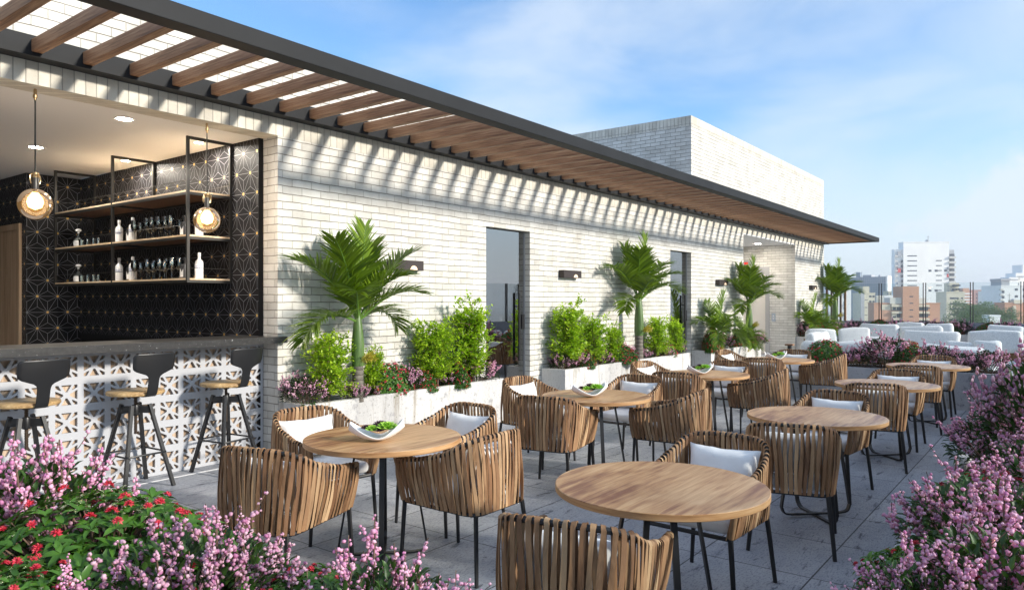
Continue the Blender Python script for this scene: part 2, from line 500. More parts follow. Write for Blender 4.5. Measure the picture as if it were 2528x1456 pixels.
# ---------------------------------------------------------------- mesh helpers
class MB:
    def __init__(self):
        self.v, self.f, self.m = [], [], []
    def add(self, vs, fs, mi=0):
        o = len(self.v)
        self.v += [tuple(p) for p in vs]
        self.f += [tuple(i + o for i in f) for f in fs]
        self.m += [mi] * len(fs)
    def box(self, x0, y0, z0, x1, y1, z1, mi=0):
        self.add([(x0, y0, z0), (x1, y0, z0), (x1, y1, z0), (x0, y1, z0), (x0, y0, z1), (x1, y0, z1), (x1, y1, z1), (x0, y1, z1)],
                 [(3, 2, 1, 0), (4, 5, 6, 7), (0, 1, 5, 4), (1, 2, 6, 5), (2, 3, 7, 6), (3, 0, 4, 7)], mi)
        return self
    def tube(self, pts, r, n=8, mi=0, closed=False, flat=None):
        pts = [Vector(p) for p in pts]
        k = len(pts)
        rs = r if isinstance(r, (list, tuple)) else [r] * k
        up = None
        vs = []
        for i, p in enumerate(pts):
            a = pts[i - 1] if (i > 0 or closed) else p
            b = pts[(i + 1) % k] if (i < k - 1 or closed) else p
            t = (b - a)
            t = t.normalized() if t.length > 1e-9 else Vector((0, 0, 1))
            if up is None:
                up = Vector((0, 0, 1)) if abs(t.z) < 0.9 else Vector((1, 0, 0))
            up = (up - t * up.dot(t))
            up = up.normalized() if up.length > 1e-6 else t.orthogonal().normalized()
            s = t.cross(up)
            for j in range(n):
                an = 2 * math.pi * (j + (0.5 if n == 4 else 0)) / n
                w = (flat if flat else 1)
                vs.append(p + (s * math.cos(an) + up * math.sin(an) * w) * rs[i])
        fs = []
        for i in range(k if closed else k - 1):
            for j in range(n):
                a, b = i * n + j, i * n + (j + 1) % n
                c, d = ((i + 1) % k) * n + (j + 1) % n, ((i + 1) % k) * n + j
                fs.append((a, b, c, d))
        if not closed:
            fs.append(tuple(range(n - 1, -1, -1)))
            fs.append(tuple((k - 1) * n + j for j in range(n)))
        self.add(vs, fs, mi)
        return self
    def lathe(self, prof, n=24, c=(0, 0, 0), mi=0, mis=None):
        vs, fs, o = [], [], []
        for r, z in prof:
            for j in range(n):
                a = 2 * math.pi * j / n
                vs.append((c[0] + r * math.cos(a), c[1] + r * math.sin(a), c[2] + z))
        for i in range(len(prof) - 1):
            for j in range(n):
                a, b = i * n + j, i * n + (j + 1) % n
                fs.append((a, b, b + n, a + n))
        base = len(self.f)
        self.add(vs, fs, mi)
        if mis:
            for i in range(len(prof) - 1):
                for j in range(n):
                    self.m[base + i * n + j] = mis[i]
        for ring, rev in ((0, True), (len(prof) - 1, False)):
            if prof[ring][0] > 1e-4:
                ids = [ring * n + j for j in range(n)]
                o = len(self.v) - len(vs)
                self.f.append(tuple((o + i) for i in (reversed(ids) if rev else ids)))
                self.m.append(mis[0 if rev else -1] if mis else mi)
        return self
    def build(self, name, mats, parent=None, smooth=True, bevel=0, seg=2, angle=40, loc=None, rz=None):
        me = bpy.data.meshes.new(name)
        me.from_pydata(self.v, [], self.f)
        if not isinstance(mats, (list, tuple)):
            mats = [mats]
        for m in mats:
            me.materials.append(m)
        me.polygons.foreach_set('material_index', self.m)
        me.update()
        if bevel:
            bm = bmesh.new()
            bm.from_mesh(me)
            bmesh.ops.remove_doubles(bm, verts=bm.verts, dist=1e-5)
            es = [e for e in bm.edges if len(e.link_faces) == 2 and e.calc_face_angle() > 0.6]
            bmesh.ops.bevel(bm, geom=es, offset=bevel, segments=seg, affect='EDGES', profile=0.5, clamp_overlap=True)
            bm.to_mesh(me)
            bm.free()
        if smooth:
            me.polygons.foreach_set('use_smooth', [True] * len(me.polygons))
            me.set_sharp_from_angle(angle=R(angle))
        o = bpy.data.objects.new(name, me)
        COL.objects.link(o)
        if parent:
            o.parent = parent
        if loc:
            o.location = loc
        if rz is not None:
            o.rotation_euler.z = rz
        return o

def tag(o, label=None, cat=None, group=None, kind=None):
    if label:
        o['label'] = label
    if cat:
        o['category'] = cat
    if group:
        o['group'] = group
    if kind:
        o['kind'] = kind
    return o

def empty(name, loc=(0, 0, 0), rz=0.0, label=None, cat=None, group=None):
    o = bpy.data.objects.new(name, None)
    o.empty_display_size = 0.1
    COL.objects.link(o)
    o.location = loc
    o.rotation_euler.z = rz
    return tag(o, label, cat, group)

def copy_tree(o, parent=None):
    c = o.copy()
    COL.objects.link(c)
    c.parent = parent
    for ch in list(KIDS.get(o.name, ())) if o.name in KIDS else [x for x in bpy.data.objects if x.parent == o]:
        copy_tree(ch, c)
    return c
KIDS = {}

class Proto:
    """A thing built once; put() places it, the first time the thing itself, then copies of it and its parts."""
    def __init__(self, root):
        self.root, self.used = root, False
        KIDS[root.name] = [x for x in bpy.data.objects if x.parent == root]
        for k in KIDS[root.name]:
            KIDS[k.name] = [x for x in bpy.data.objects if x.parent == k]
    def put(self, loc, rz=0.0, label=None, scale=1.0, group=None, cat=None):
        o = self.root if not self.used else copy_tree(self.root)
        self.used = True
        o.location = loc
        o.rotation_euler = (0, 0, rz)
        o.scale = (scale,) * 3 if isinstance(scale, (int, float)) else scale
        return tag(o, label, cat, group)

def cr(pts, n):
    """Catmull-Rom samples through pts, n per span."""
    P = [Vector(p) for p in pts]
    P = [2 * P[0] - P[1]] + P + [2 * P[-1] - P[-2]]
    r = []
    for i in range(1, len(P) - 2):
        for k in range(n):
            t = k / n
            a, b, c, d = P[i - 1], P[i], P[i + 1], P[i + 2]
            r.append(0.5 * ((2 * b) + (c - a) * t + (2 * a - 5 * b + 4 * c - d) * t * t + (3 * b - a - 3 * c + d) * t ** 3))
    r.append(P[-2])
    return r

def rounded(x0, y0, z0, x1, y1, z1, r, wob=0.0, seed=0):
    """A cushion-like rounded box as an MB."""
    bm = bmesh.new()
    bmesh.ops.create_cube(bm, size=1)
    bmesh.ops.subdivide_edges(bm, edges=bm.edges[:], cuts=7, use_grid_fill=True)
    sx, sy, sz = x1 - x0, y1 - y0, z1 - z0
    cx, cy, cz = (x0 + x1) / 2, (y0 + y1) / 2, (z0 + z1) / 2
    def lv(c, s):
        i = round((c + 0.5) * 8)
        return (-s / 2, -s / 2 + 0.22 * r, -s / 2 + 0.55 * r, -s / 2 + r, 0, s / 2 - r, s / 2 - 0.55 * r, s / 2 - 0.22 * r, s / 2)[i]
    for v in bm.verts:
        p = Vector((lv(v.co.x, sx), lv(v.co.y, sy), lv(v.co.z, sz)))
        h = Vector((sx / 2 - r, sy / 2 - r, sz / 2 - r))
        q = Vector((max(-h.x, min(h.x, p.x)), max(-h.y, min(h.y, p.y)), max(-h.z, min(h.z, p.z))))
        d = p - q
        if d.length > 1e-6:
            p = q + d.normalized() * r
        if wob:
            nn = noise.noise_vector(p * 5 + Vector((seed, 0, 0)))
            p += (nn + noise.noise_vector(p * 13 + Vector((0, seed, 0))) * 0.35) * wob
        v.co = p + Vector((cx, cy, cz))
    m = MB()
    bm.verts.index_update()
    m.add([v.co[:] for v in bm.verts], [tuple(v.index for v in f.verts) for f in bm.faces])
    bm.free()
    return m

def pillow_mb(w, h, t, seed=0):
    n = 18
    m = MB()
    vs, fs = [], []
    for side in (1, -1):
        for i in range(n + 1):
            for j in range(n + 1):
                u, v = i / n * 2 - 1, j / n * 2 - 1
                pin = 1 - 0.075 * (abs(u) ** 3) * (1 - abs(v)) * 0 
                ex = 1 - 0.07 * (1 - abs(v) ** 2) * abs(u) ** 4
                ey = 1 - 0.10 * (1 - abs(u) ** 2) * abs(v) ** 4
                th = (max(0, 1 - abs(u) ** 3.0) ** 0.55) * (max(0, 1 - abs(v) ** 3.0) ** 0.55)
                wr = noise.noise(Vector((u * 2.3 + seed, v * 2.3, side))) * 0.12
                z = side * t / 2 * th * (1 + wr)
                vs.append((u * w / 2 * ex, v * h / 2 * ey + 0.006 * noise.noise(Vector((u * 4, seed, v))), z))
    k = (n + 1) ** 2
    for s in (0, 1):
        for i in range(n):
            for j in range(n):
                a = s * k + i * (n + 1) + j
                q = (a, a + n + 1, a + n + 2, a + 1)
                fs.append(q if s == 0 else q[::-1])
    m.add(vs, fs)
    return m

# ---------------------------------------------------------------- floor and ground
YW = 6.403          # face of the long brick wall
m = MB()
m.box(-4, -1.6, -0.30, 26.15, 12.8, 0)
tag(m.build('terrace_floor', MT['floor'], smooth=False), kind='structure')
m = MB()
m.box(-1.5, 6.437, 0.0005, 4.44, 6.459, 0.004)
tag(m.build('floor_drain_strip', MT['white_strip'], smooth=False), kind='structure')
gm = pmat('city_ground', (0.22, 0.24, 0.18), (0.38, 0.37, 0.33), 0.02, 0.9)
m = MB()
m.add([(-4000, -4000, -60), (4000, -4000, -60), (4000, 4000, -60), (-4000, 4000, -60)], [(0, 1, 2, 3)])
tag(m.build('city_ground', gm, smooth=False), kind='structure')

# ---------------------------------------------------------------- brick building
bld = empty('brick_building', (0, 0, 0), 0, 'long white painted brick rooftop building with an open bar, glass doors and a lift recess', 'building')
D1, D2 = (7.80, 8.833), (13.68, 14.706)
RC = (17.865, 22.18)
XE = 25.35
m = MB()
yb = YW + 0.25
def wl(x0, x1, z0, z1, y0=YW, y1=None):
    m.box(x0, y0, z0, x1, y1 or yb, z1)
wl(4.453, D1[0], 0, 3.285)
wl(D1[0], D1[1], 2.637, 3.285)
wl(D1[1], D2[0], 0, 3.285)
wl(D2[0], D2[1], 2.637, 3.285)
wl(D2[1], RC[0], 0, 3.285)
wl(RC[1], XE, 0, 3.285)
wl(-1.5, XE, 3.545, 4.12)
wl(14.71, XE, 4.12, 5.36)
wl(14.71, 14.96, 4.12, 5.36, yb, 12.6)
wl(XE - 0.25, XE, 0, 5.36, yb, 12.6)
wl(14.71, XE, 3.6, 5.36, 12.6, 12.8)
wl(-4.2, -1.5, 0, 4.12)
m.build('wall', MT['brick'], bld, smooth=False)
m = MB()
m.box(-1.5, YW - 0.003, 3.285, XE + 0.003, yb, 3.545)
m.box(14.707, YW - 0.003, 5.36, XE + 0.003, yb, 5.568)
m.box(14.707, yb, 5.36, 14.96, 12.8, 5.568)
m.box(XE - 0.25, yb, 5.36, XE + 0.003, 12.8, 5.568)
m.build('upright_brick_course', MT['soldier'], bld, smooth=False)
m = MB()
m.box(-4.2, yb, 3.70, 14.71, 12.6, 3.9)
m.box(14.96, yb, 5.0, XE - 0.25, 12.6, 5.1)
m.build('roof', MT['parapet'], bld, smooth=False)
# recess with the lift
m = MB()
m.box(RC[0] - 0.2, yb, 0, RC[0], 9.3, 3.27)
m.box(RC[1], yb, 0, RC[1] + 0.2, 9.3, 3.27)
m.box(RC[0] - 0.2, 9.3, 0, RC[1] + 0.2, 9.5, 3.27)
m.build('recess_wall', MT['inner_brick'], bld, smooth=False)
m = MB()
m.box(RC[0], YW + 0.002, 3.255, RC[1], yb, 3.284)
m.box(RC[0] - 0.2, yb, 3.27, RC[1] + 0.2, 9.5, 3.36)
m.build('recess_ceiling', MT['plaster'], bld, smooth=False)
lift = MB()
x = RC[1]
lift.box(x - 0.03, 7.155, 0, x - 0.001, 7.27, 2.634)
lift.box(x - 0.03, 8.13, 0, x - 0.001, 8.245, 2.634)
lift.box(x - 0.03, 7.27, 2.41, x - 0.001, 8.13, 2.634)
lf = lift.build('lift_frame', MT['steel'], bld, smooth=False)
m = MB()
m.box(x - 0.012, 7.27, 0.01, x - 0.001, 7.70, 2.41)
m.box(x - 0.012, 7.704, 0.01, x - 0.001, 8.13, 2.41)
m.build('lift_door', MT['cream'], bld, smooth=False)
m = MB()
m.box(x - 0.02, 7.60, 2.69, x - 0.001, 7.947, 2.825)
dp = m.build('floor_display', MT['steel'], bld, smooth=False)
m = MB()
m.box(x - 0.023, 7.80, 2.72, x - 0.0205, 7.92, 2.79)
m.build('red_digits', MT['red_led'], dp, smooth=False)
def arrow(mb, x, y, z, s, up=1):
    mb.add([(x, y - s, z), (x, y + s, z), (x, y, z + 1.7 * s * up)], [(0, 1, 2) if up < 0 else (2, 1, 0)])
m = MB()
arrow(m, x - 0.0215, 7.68, 2.74, 0.025)
arrow(m, x - 0.0215, 7.745, 2.775, 0.025, -1)
m.build('arrow_symbols', MT['white_strip'], dp, smooth=False)
m = MB()
m.box(x - 0.02, 6.975, 0.99, x - 0.001, 7.085, 1.235)
cbp = m.build('call_button_panel', pmat('pale_blue_steel', (0.40, 0.47, 0.55), rough=0.4, metal=0.3), bld, smooth=False, bevel=0.003)
m = MB()
arrow(m, x - 0.0215, 7.03, 1.13, 0.032)
arrow(m, x - 0.0215, 7.03, 1.095, 0.032, -1)
m.build('arrow_symbols', MT['white_strip'], cbp, smooth=False)
# dark rooms behind the glass doors
m = MB()
for a, b in (D1, D2):
    m.box(a - 1.2, 9.0, 0, b + 1.2, 9.1, 3.0)
    m.box(a - 1.3, yb, 0, a - 1.2, 9.1, 3.0)
    m.box(b + 1.2, yb, 0, b + 1.3, 9.1, 3.0)
    m.box(a - 1.3, yb, 3.0, b + 1.3, 9.1, 3.1)
m.build('interior_room', MT['dark_room'], bld, smooth=False)
for a, b in (D1, D2):
    m = MB()
    m.box(a + 0.01, YW + 0.105, 0.01, b - 0.012, YW + 0.117, 2.625)
    dr = m.build('glass_door', MT['glass_door'], bld, smooth=False)
    m = MB()
    hx = b - 0.19
    m.tube([(hx, YW + 0.055, 0.72), (hx, YW + 0.055, 1.72)], 0.019, 10)
    m.tube([(hx, YW + 0.055, 1.52), (hx, YW + 0.105, 1.52)], 0.009, 8)
    m.tube([(hx, YW + 0.055, 0.92), (hx, YW + 0.105, 0.92)], 0.009, 8)
    m.box(b - 0.075, YW + 0.085, 1.18, b - 0.02, YW + 0.104, 1.40)
    m.build('handle', MT['black'], dr)
    m = MB()
    m.box(a + 0.012, YW + 0.09, 2.545, a + 0.10, YW + 0.125, 2.62)
    m.box(a + 0.012, YW + 0.09, 0.02, a + 0.10, YW + 0.125, 0.09)
    m.build('hinge_plate', MT['black'], dr, smooth=False)
    m = MB()
    for dx in (0.03, 0.075):
        for dz in (2.56, 2.602):
            m.tube([(a + dx, YW + 0.0905, dz), (a + dx, YW + 0.086, dz)], 0.006, 8)
    m.build('hinge_bolt', MT['steel'], dr)
    m = MB()
    m.box(b - 0.012, YW + 0.09, 0, b, YW + 0.13, 2.637)
    m.build('door_jamb', MT['steel'], bld, smooth=False)

# bar interior
XT = 4.40
m = MB()
m.box(-1.5, yb, 3.286, XT, 13.0, 3.36)
m.build('bar_ceiling', MT['plaster'], bld, smooth=False)
m = MB()
m.box(XT + 0.002, yb, 0, 4.453, yb + 0.002, 3.285)
m.box(XT, 6.652, 0, XT + 0.15, 10.885, 3.285)
m.box(3.736, 10.885, 0, XT + 0.15, 11.05, 3.285)
m.box(3.736, 11.05, 0, 3.90, 13.0, 3.285)
m.box(-1.5, 13.0, 0, 3.90, 13.1, 3.285)
m.box(-1.7, 6.66, 0, -1.5, 13.1, 3.285)
tw = m.build('black_tile_wall', MT['tile'], bld, smooth=False)
def star_tiles(P0, ux, nrm, L, z0, z1, s0=0.0):
    """Six-pointed star tile lines with a dot at every star, on a wall from P0 along ux."""
    a, h = 0.2458, 0.2129
    ln, dt = MB(), MB()
    ux, nrm = Vector(ux), Vector(nrm)
    def seg(p, q, w=0.0032):
        # clip to the wall
        (x0, y0), (x1, y1) = p, q
        t0, t1 = 0.0, 1.0
        for pp, d, lo, hi in ((x0, x1 - x0, 0, L), (y0, y1 - y0, z0, z1)):
            if abs(d) < 1e-9:
                if pp < lo or pp > hi:
                    return
                continue
            ta, tb = (lo - pp) / d, (hi - pp) / d
            if ta > tb:
                ta, tb = tb, ta
            t0, t1 = max(t0, ta), min(t1, tb)
        if t1 - t0 < 0.02:
            return
        ax, ay, bx, by = x0 + (x1 - x0) * t0, y0 + (y1 - y0) * t0, x0 + (x1 - x0) * t1, y0 + (y1 - y0) * t1
        d = Vector((bx - ax, by - ay)).normalized()
        nx, ny = -d.y * w / 2, d.x * w / 2
        o = P0 + nrm * 0.0015
        ln.add([o + ux * (ax + nx) + Vector((0, 0, ay + ny)), o + ux * (ax - nx) + Vector((0, 0, ay - ny)),
                o + ux * (bx - nx) + Vector((0, 0, by - ny)), o + ux * (bx + nx) + Vector((0, 0, by + ny))], [(0, 1, 2, 3)])
    rows = int((z1 - z0) / h) + 3
    cols = int(L / a) + 3
    def V(i, j):
        return (s0 + (i + 0.5 * (j % 2)) * a, zb + j * h)
    zb = 1.238 - math.ceil((1.238 - z0) / h) * h
    for j in range(-1, rows):
        for i in range(-2, cols):
            p = V(i, j)
            q = V(i + 1, j)
            u1 = (p[0] + a / 2, p[1] + h)
            d1 = (p[0] + a / 2, p[1] - h)
            u0 = (p[0] - a / 2, p[1] + h)
            seg(p, q); seg(p, u1); seg(p, u0)
            cu = (p[0] + a / 2, p[1] + h / 3)
            cd = (p[0] + a / 2, p[1] - h / 3)
            for s_ in (p, q, u1):
                seg(cu, s_)
            for s_ in (p, q, d1):
                seg(cd, s_)
            if 0.01 < p[0] < L - 0.01 and z0 < p[1] < z1 - 0.01:
                c = P0 + nrm * 0.003 + ux * p[0] + Vector((0, 0, p[1]))
                vs = [c + ux * 0.016 * math.cos(k * math.pi / 4) + Vector((0, 0, 0.016 * math.sin(k * math.pi / 4))) for k in range(8)]
                dt.add(vs, [tuple(range(8))])
    return ln, dt
L1, T1 = star_tiles(Vector((XT, 6.66, 0)), (0, 1, 0), (-1, 0, 0), 4.22, 1.15, 3.28, s0=0.02)
L2, T2 = star_tiles(Vector((3.736, 10.885, 0)), (1, 0, 0), (0, -1, 0), 0.66, 0.9, 3.28, s0=0.13)
L3, T3 = star_tiles(Vector((3.736, 10.885, 0)), (0, 1, 0), (-1, 0, 0), 2.1, 0.9, 3.28, s0=0.05)
a_, b_ = MB(), MB()
for q in (L1, L2, L3):
    a_.add(q.v, q.f)
for q in (T1, T2, T3):
    a_.add(q.v, q.f, 1)
a_.build('star_tile_pattern', [MT['tileline'], MT['gold']], tw, smooth=False)
m = MB()
m.box(3.70, 11.03, 0, 3.735, 11.12, 2.63)
m.box(3.70, 11.12, 2.55, 3.735, 12.2, 2.63)
df = m.build('wooden_door_frame', MT['doorwood'], bld, smooth=False)
m = MB()
m.box(3.722, 11.12, 0.01, 3.735, 11.62, 2.55)
m.box(3.722, 11.625, 0.01, 3.735, 12.2, 2.55)
m.build('door_leaf', MT['doorwood'], df, smooth=False)

# ---------------------------------------------------------------- ceiling spots
def downlight(loc, label, r=0.075, power=15):
    t = empty('ceiling_downlight', loc, 0, label, 'ceiling light')
    m = MB()
    m.lathe([(r * 0.86, -0.001), (r, -0.003), (r * 1.15, -0.006), (r * 1.18, -0.001)], 28)
    m.build('trim_ring', MT['ceramic'], t)
    m = MB()
    m.lathe([(0.0001, -0.0025), (r * 0.86, -0.0025)], 28)
    m.build('light_disc', MT['spot'], t)
    if power:
        l = bpy.data.objects.new('light_source', bpy.data.lights.new('light_source', 'AREA'))
        l.data.shape = 'DISK'
        l.data.size = r * 1.6
        l.data.energy = power
        l.data.color = (1, 0.92, 0.80)
        l.location = (0, 0, -0.012)
        l.parent = t
        COL.objects.link(l)
    return t
downlight((3.185, 6.95, 3.285), 'round lit ceiling downlight nearest the bar opening')
downlight((3.184, 8.997, 3.285), 'round lit ceiling downlight deeper in the bar, behind the left pendant')
downlight((4.14, 7.35, 3.285), 'small lit spot on the ceiling inside the right frame of the shelf', 0.05, 11)
downlight((4.14, 9.0, 3.285), 'small lit spot on the ceiling inside the middle frame of the shelf', 0.05, 11)
downlight((21.2, 7.18, 3.269), 'lit round downlight in the lift recess ceiling', 0.09, 14)

# ---------------------------------------------------------------- pendants
def pendant(x, y, label):
    t = empty('pendant_lamp', (x, y, 2.37), 0, label, 'pendant lamp', 'glass globe pendants over the bar')
    m = MB()
    m.tube([(0, 0, 0.25), (0, 0, 0.84)], 0.006, 8)
    m.build('cord', MT['darkmetal'], t)
    m = MB()
    m.lathe([(0.010, 0.915), (0.012, 0.90), (0.012, 0.87), (0.016, 0.868), (0.016, 0.845), (0.009, 0.84), (0.009, 0.825)], 12)
    m.build('ceiling_stem', MT['brass'], t)
    m = MB()
    m.lathe([(0.012, 0.255), (0.026, 0.25), (0.03, 0.235), (0.024, 0.225), (0.024, 0.21)], 16)
    for k in range(4):
        a = k * math.pi / 2 + 0.4
        c, s = math.cos(a), math.sin(a)
        m.tube([(0.024 * c, 0.024 * s, 0.24), (0.045 * c, 0.045 * s, 0.225), (0.048 * c, 0.048 * s, 0.19), (0.040 * c, 0.040 * s, 0.165)], 0.0045, 6)
    m.build('bracket', MT['brass'], t)
    m = MB()
    m.lathe([(0.022, 0.21), (0.025, 0.205), (0.025, 0.118), (0.034, 0.112), (0.034, 0.104)], 18)
    m.build('socket', MT['darkmetal'], t)
    m = MB()
    m.lathe([(0.122 * math.sin(a), 0.122 * math.cos(a)) for a in [R(14 + k * 165 / 22) for k in range(23)]], 36)
    m.build('glass_globe', MT['globe'], t)
    m = MB()
    m.lathe([(0.014, 0.105), (0.026, 0.085), (0.052, 0.045), (0.058, 0.012), (0.046, -0.026), (0.0005, -0.046)], 18)
    m.build('bulb', MT['bulb'], t)
    l = bpy.data.objects.new('light_source', bpy.data.lights.new('light_source', 'POINT'))
    l.data.energy = 13
    l.data.color = (1, 0.90, 0.76)
    l.data.shadow_soft_size = 0.13
    l.location = (0, 0, 0)
    l.parent = t
    COL.objects.link(l)
pendant(2.305, 6.53, 'lit glass globe pendant at the left, in front of the wooden door')
pendant(3.742, 6.50, 'lit glass globe pendant at the right, in front of the bottle shelf')

# ---------------------------------------------------------------- bar counter
bar = empty('bar_counter', (0, 0, 0), 0, 'long bar with a black speckled top and white star screen front', 'bar counter')
m = MB()
m.box(-1.4, 6.33, 1.175, 4.52, YW - 0.004, 1.238)
m.box(-1.4, YW - 0.004, 1.175, 4.448, 6.95, 1.238)
m.build('countertop', MT['counter'], bar, smooth=False)
m = MB()
m.box(-1.4, 6.684, 0, 4.448, 6.75, 1.17)
m.build('wood_panel', MT['panelwood'], bar, smooth=False)
# pierced white screen: one filled outline with the openings cut out
cu = bpy.data.curves.new('screen_outline', 'CURVE')
cu.dimensions = '2D'
cu.fill_mode = 'BOTH'
cu.extrude = 0.013
def poly(pts):
    s = cu.splines.new('POLY')
    s.points.add(len(pts) - 1)
    for i, p in enumerate(pts):
        s.points[i].co = (p[0], p[1], 0, 1)
    s.use_cyclic_u = True
poly([(-1.0, 0.002), (4.449, 0.002), (4.449, 1.174), (-1.0, 1.174)])
CW, CH = 0.170, 0.168
for i in range(-16, 8):
    x0 = 2.714 + 0.2195 * i
    for j in range(5):
        z0 = 0.032 + 0.2325 * j
        cx_, cz_ = x0 + CW / 2, z0 + CH / 2
        k1, k2 = 0.30, 0.15       # where the ribs meet the sides; size of the middle
        rb = 0.0105
        for (sx, sz) in ((1, 1), (1, -1), (-1, 1), (-1, -1)):
            # corner opening
            a = (cx_ + sx * (CW * k1 + rb), cz_ + sz * CH / 2)
            b = (cx_ + sx * CW / 2, cz_ + sz * CH / 2)
            c = (cx_ + sx * CW / 2, cz_ + sz * (CH * k1 + rb))
            d = (cx_ + sx * (CW * 0.245), cz_ + sz * (CH * 0.245))
            poly([a, b, c, (d[0] + sx * 0.004, d[1] - sz * 0.001), (d[0] - sx * 0.001, d[1] + sz * 0.004)])
        for sz in (1, -1):
            poly([(cx_ - CW * k1 + rb, cz_ + sz * CH / 2), (cx_ + CW * k1 - rb, cz_ + sz * CH / 2), (cx_ + CW * 0.045, cz_ + sz * CH * k2), (cx_ - CW * 0.045, cz_ + sz * CH * k2)])
        for sx in (1, -1):
            poly([(cx_ + sx * CW / 2, cz_ - CH * k1 + rb), (cx_ + sx * CW / 2, cz_ + CH * k1 - rb), (cx_ + sx * CW * k2, cz_ + CH * 0.045), (cx_ + sx * CW * k2, cz_ - CH * 0.045)])
tmp = bpy.data.objects.new('screen_tmp', cu)
COL.objects.link(tmp)
dg = bpy.context.evaluated_depsgraph_get()
sm = bpy.data.meshes.new_from_object(tmp.evaluated_get(dg))
bpy.data.objects.remove(tmp)
bpy.data.curves.remove(cu)
sm.materials.clear()
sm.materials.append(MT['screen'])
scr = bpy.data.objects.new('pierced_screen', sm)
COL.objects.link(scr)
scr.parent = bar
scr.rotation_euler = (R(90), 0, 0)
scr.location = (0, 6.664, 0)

# ---------------------------------------------------------------- hanging shelf
XF, XB = 3.89, 4.395
PY = (7.144, 8.805, 10.40)
LV = (1.835, 2.281, 2.735)
sh = empty('hanging_shelf', (0, 0, 0), 0, 'black metal frame shelf with pale wooden boards hung from the bar ceiling', 'shelf')
m = MB()
w = 0.028
for y in PY:
    m.box(XF, y - w / 2, LV[0] - 0.045, XF + w, y + w / 2, 3.257)
    m.box(XB - w, y - w / 2, LV[0] - 0.045, XB, y + w / 2, 3.257)
    m.box(XF, y - w / 2, 3.257, XB, y + w / 2, 3.2849)
for z in LV:
    for k in range(2):
        ya, yb2 = PY[k] + w / 2, PY[k + 1] - w / 2
        m.box(XF + 0.002, ya, z - 0.045, XF + w - 0.002, yb2, z - 0.018)
        m.box(XB - w + 0.002, ya, z - 0.045, XB - 0.002, yb2, z - 0.018)
    for y in PY:
        m.box(XF + w, y - w / 2 + 0.002, z - 0.045, XB - w, y + w / 2 - 0.002, z - 0.019)
m.build('shelf_frame', MT['darkmetal'], sh, smooth=False)
for z in LV:
    m = MB()
    m.box(XF + 0.004, PY[0] - 0.010, z - 0.0175, XB - 0.004, PY[2] + 0.010, z)
    bd = m.build('shelf_board', MT['shelfwood'], sh, smooth=False)
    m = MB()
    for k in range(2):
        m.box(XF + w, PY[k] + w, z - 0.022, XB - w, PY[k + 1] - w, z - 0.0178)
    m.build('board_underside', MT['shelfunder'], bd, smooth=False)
m = MB()
for z in LV:
    for dz in (0.10,):
        m.tube([(XF + 0.014, PY[0], z + dz), (XF + 0.014, PY[2], z + dz)], 0.003, 6)
        m.tube([(XF + 0.014, PY[0] + 0.004, z + dz + 0.004), (XB - 0.014, PY[0] + 0.004, z + dz + 0.004)], 0.003, 6)
        m.tube([(XB - 0.014, PY[0], z + dz), (XB - 0.014, PY[2], z + dz)], 0.003, 6)
m.build('guard_wire', MT['darkmetal'], sh)

# glassware and bottles on the two lower boards
def decanter_p():
    t = empty('decanter')
    m = MB()
    m.lathe([(0.035, 0), (0.052, 0.01), (0.058, 0.05), (0.050, 0.085), (0.024, 0.115), (0.017, 0.14), (0.020, 0.165), (0.026, 0.172)], 20)
    m.build('flask', MT['glass_ware'], t)
    m = MB()
    m.lathe([(0.004, 0.168), (0.012, 0.175), (0.011, 0.19), (0.030, 0.20), (0.034, 0.213), (0.022, 0.226), (0.0005, 0.232)], 18)
    m.build('stopper', MT['ceramic'], t)
    m = MB()
    m.lathe([(0.053, 0.012), (0.0589, 0.05), (0.0535, 0.078)], 20)
    m.build('paper_label', MT['bottle_white'], t)
    return Proto(t)
def tumbler_p():
    m = MB()
    m.lathe([(0.0005, 0.006), (0.026, 0.006), (0.031, 0.085), (0.033, 0.085), (0.029, 0.0), (0.0005, 0.0)], 18)
    return Proto(m.build('tumbler', MT['glass_ware']))
def bottle_p():
    t = empty('bottle')
    m = MB()
    m.lathe([(0.036, 0), (0.042, 0.006), (0.042, 0.165), (0.036, 0.186), (0.017, 0.205), (0.0145, 0.225), (0.0145, 0.245)], 22)
    m.build('bottle_body', MT['bottle_white'], t)
    m = MB()
    m.lathe([(0.0155, 0.232), (0.017, 0.236), (0.017, 0.27), (0.015, 0.274)], 16)
    m.build('bottle_cap', MT['ceramic'], t)
    cu = bpy.data.curves.new('lettering', 'FONT')
    cu.body = 'ABSOLUT\nVODKA'
    cu.size = 0.019
    cu.space_line = 0.95
    cu.align_x = 'CENTER'
    tmp = bpy.data.objects.new('t', cu)
    COL.objects.link(tmp)
    me = bpy.data.meshes.new_from_object(tmp.evaluated_get(bpy.context.evaluated_depsgraph_get()))
    bpy.data.objects.remove(tmp)
    for v in me.vertices:      # wrap the letters round the bottle
        a = v.co.x / 0.0425 + R(232)
        z = 0.125 + v.co.y
        v.co = (0.0426 * math.cos(a), 0.0426 * math.sin(a), z)
    me.materials.clear()
    me.materials.append(MT['label_blue'])
    o = bpy.data.objects.new('lettering', me)
    COL.objects.link(o)
    o.parent = t
    return Proto(t)
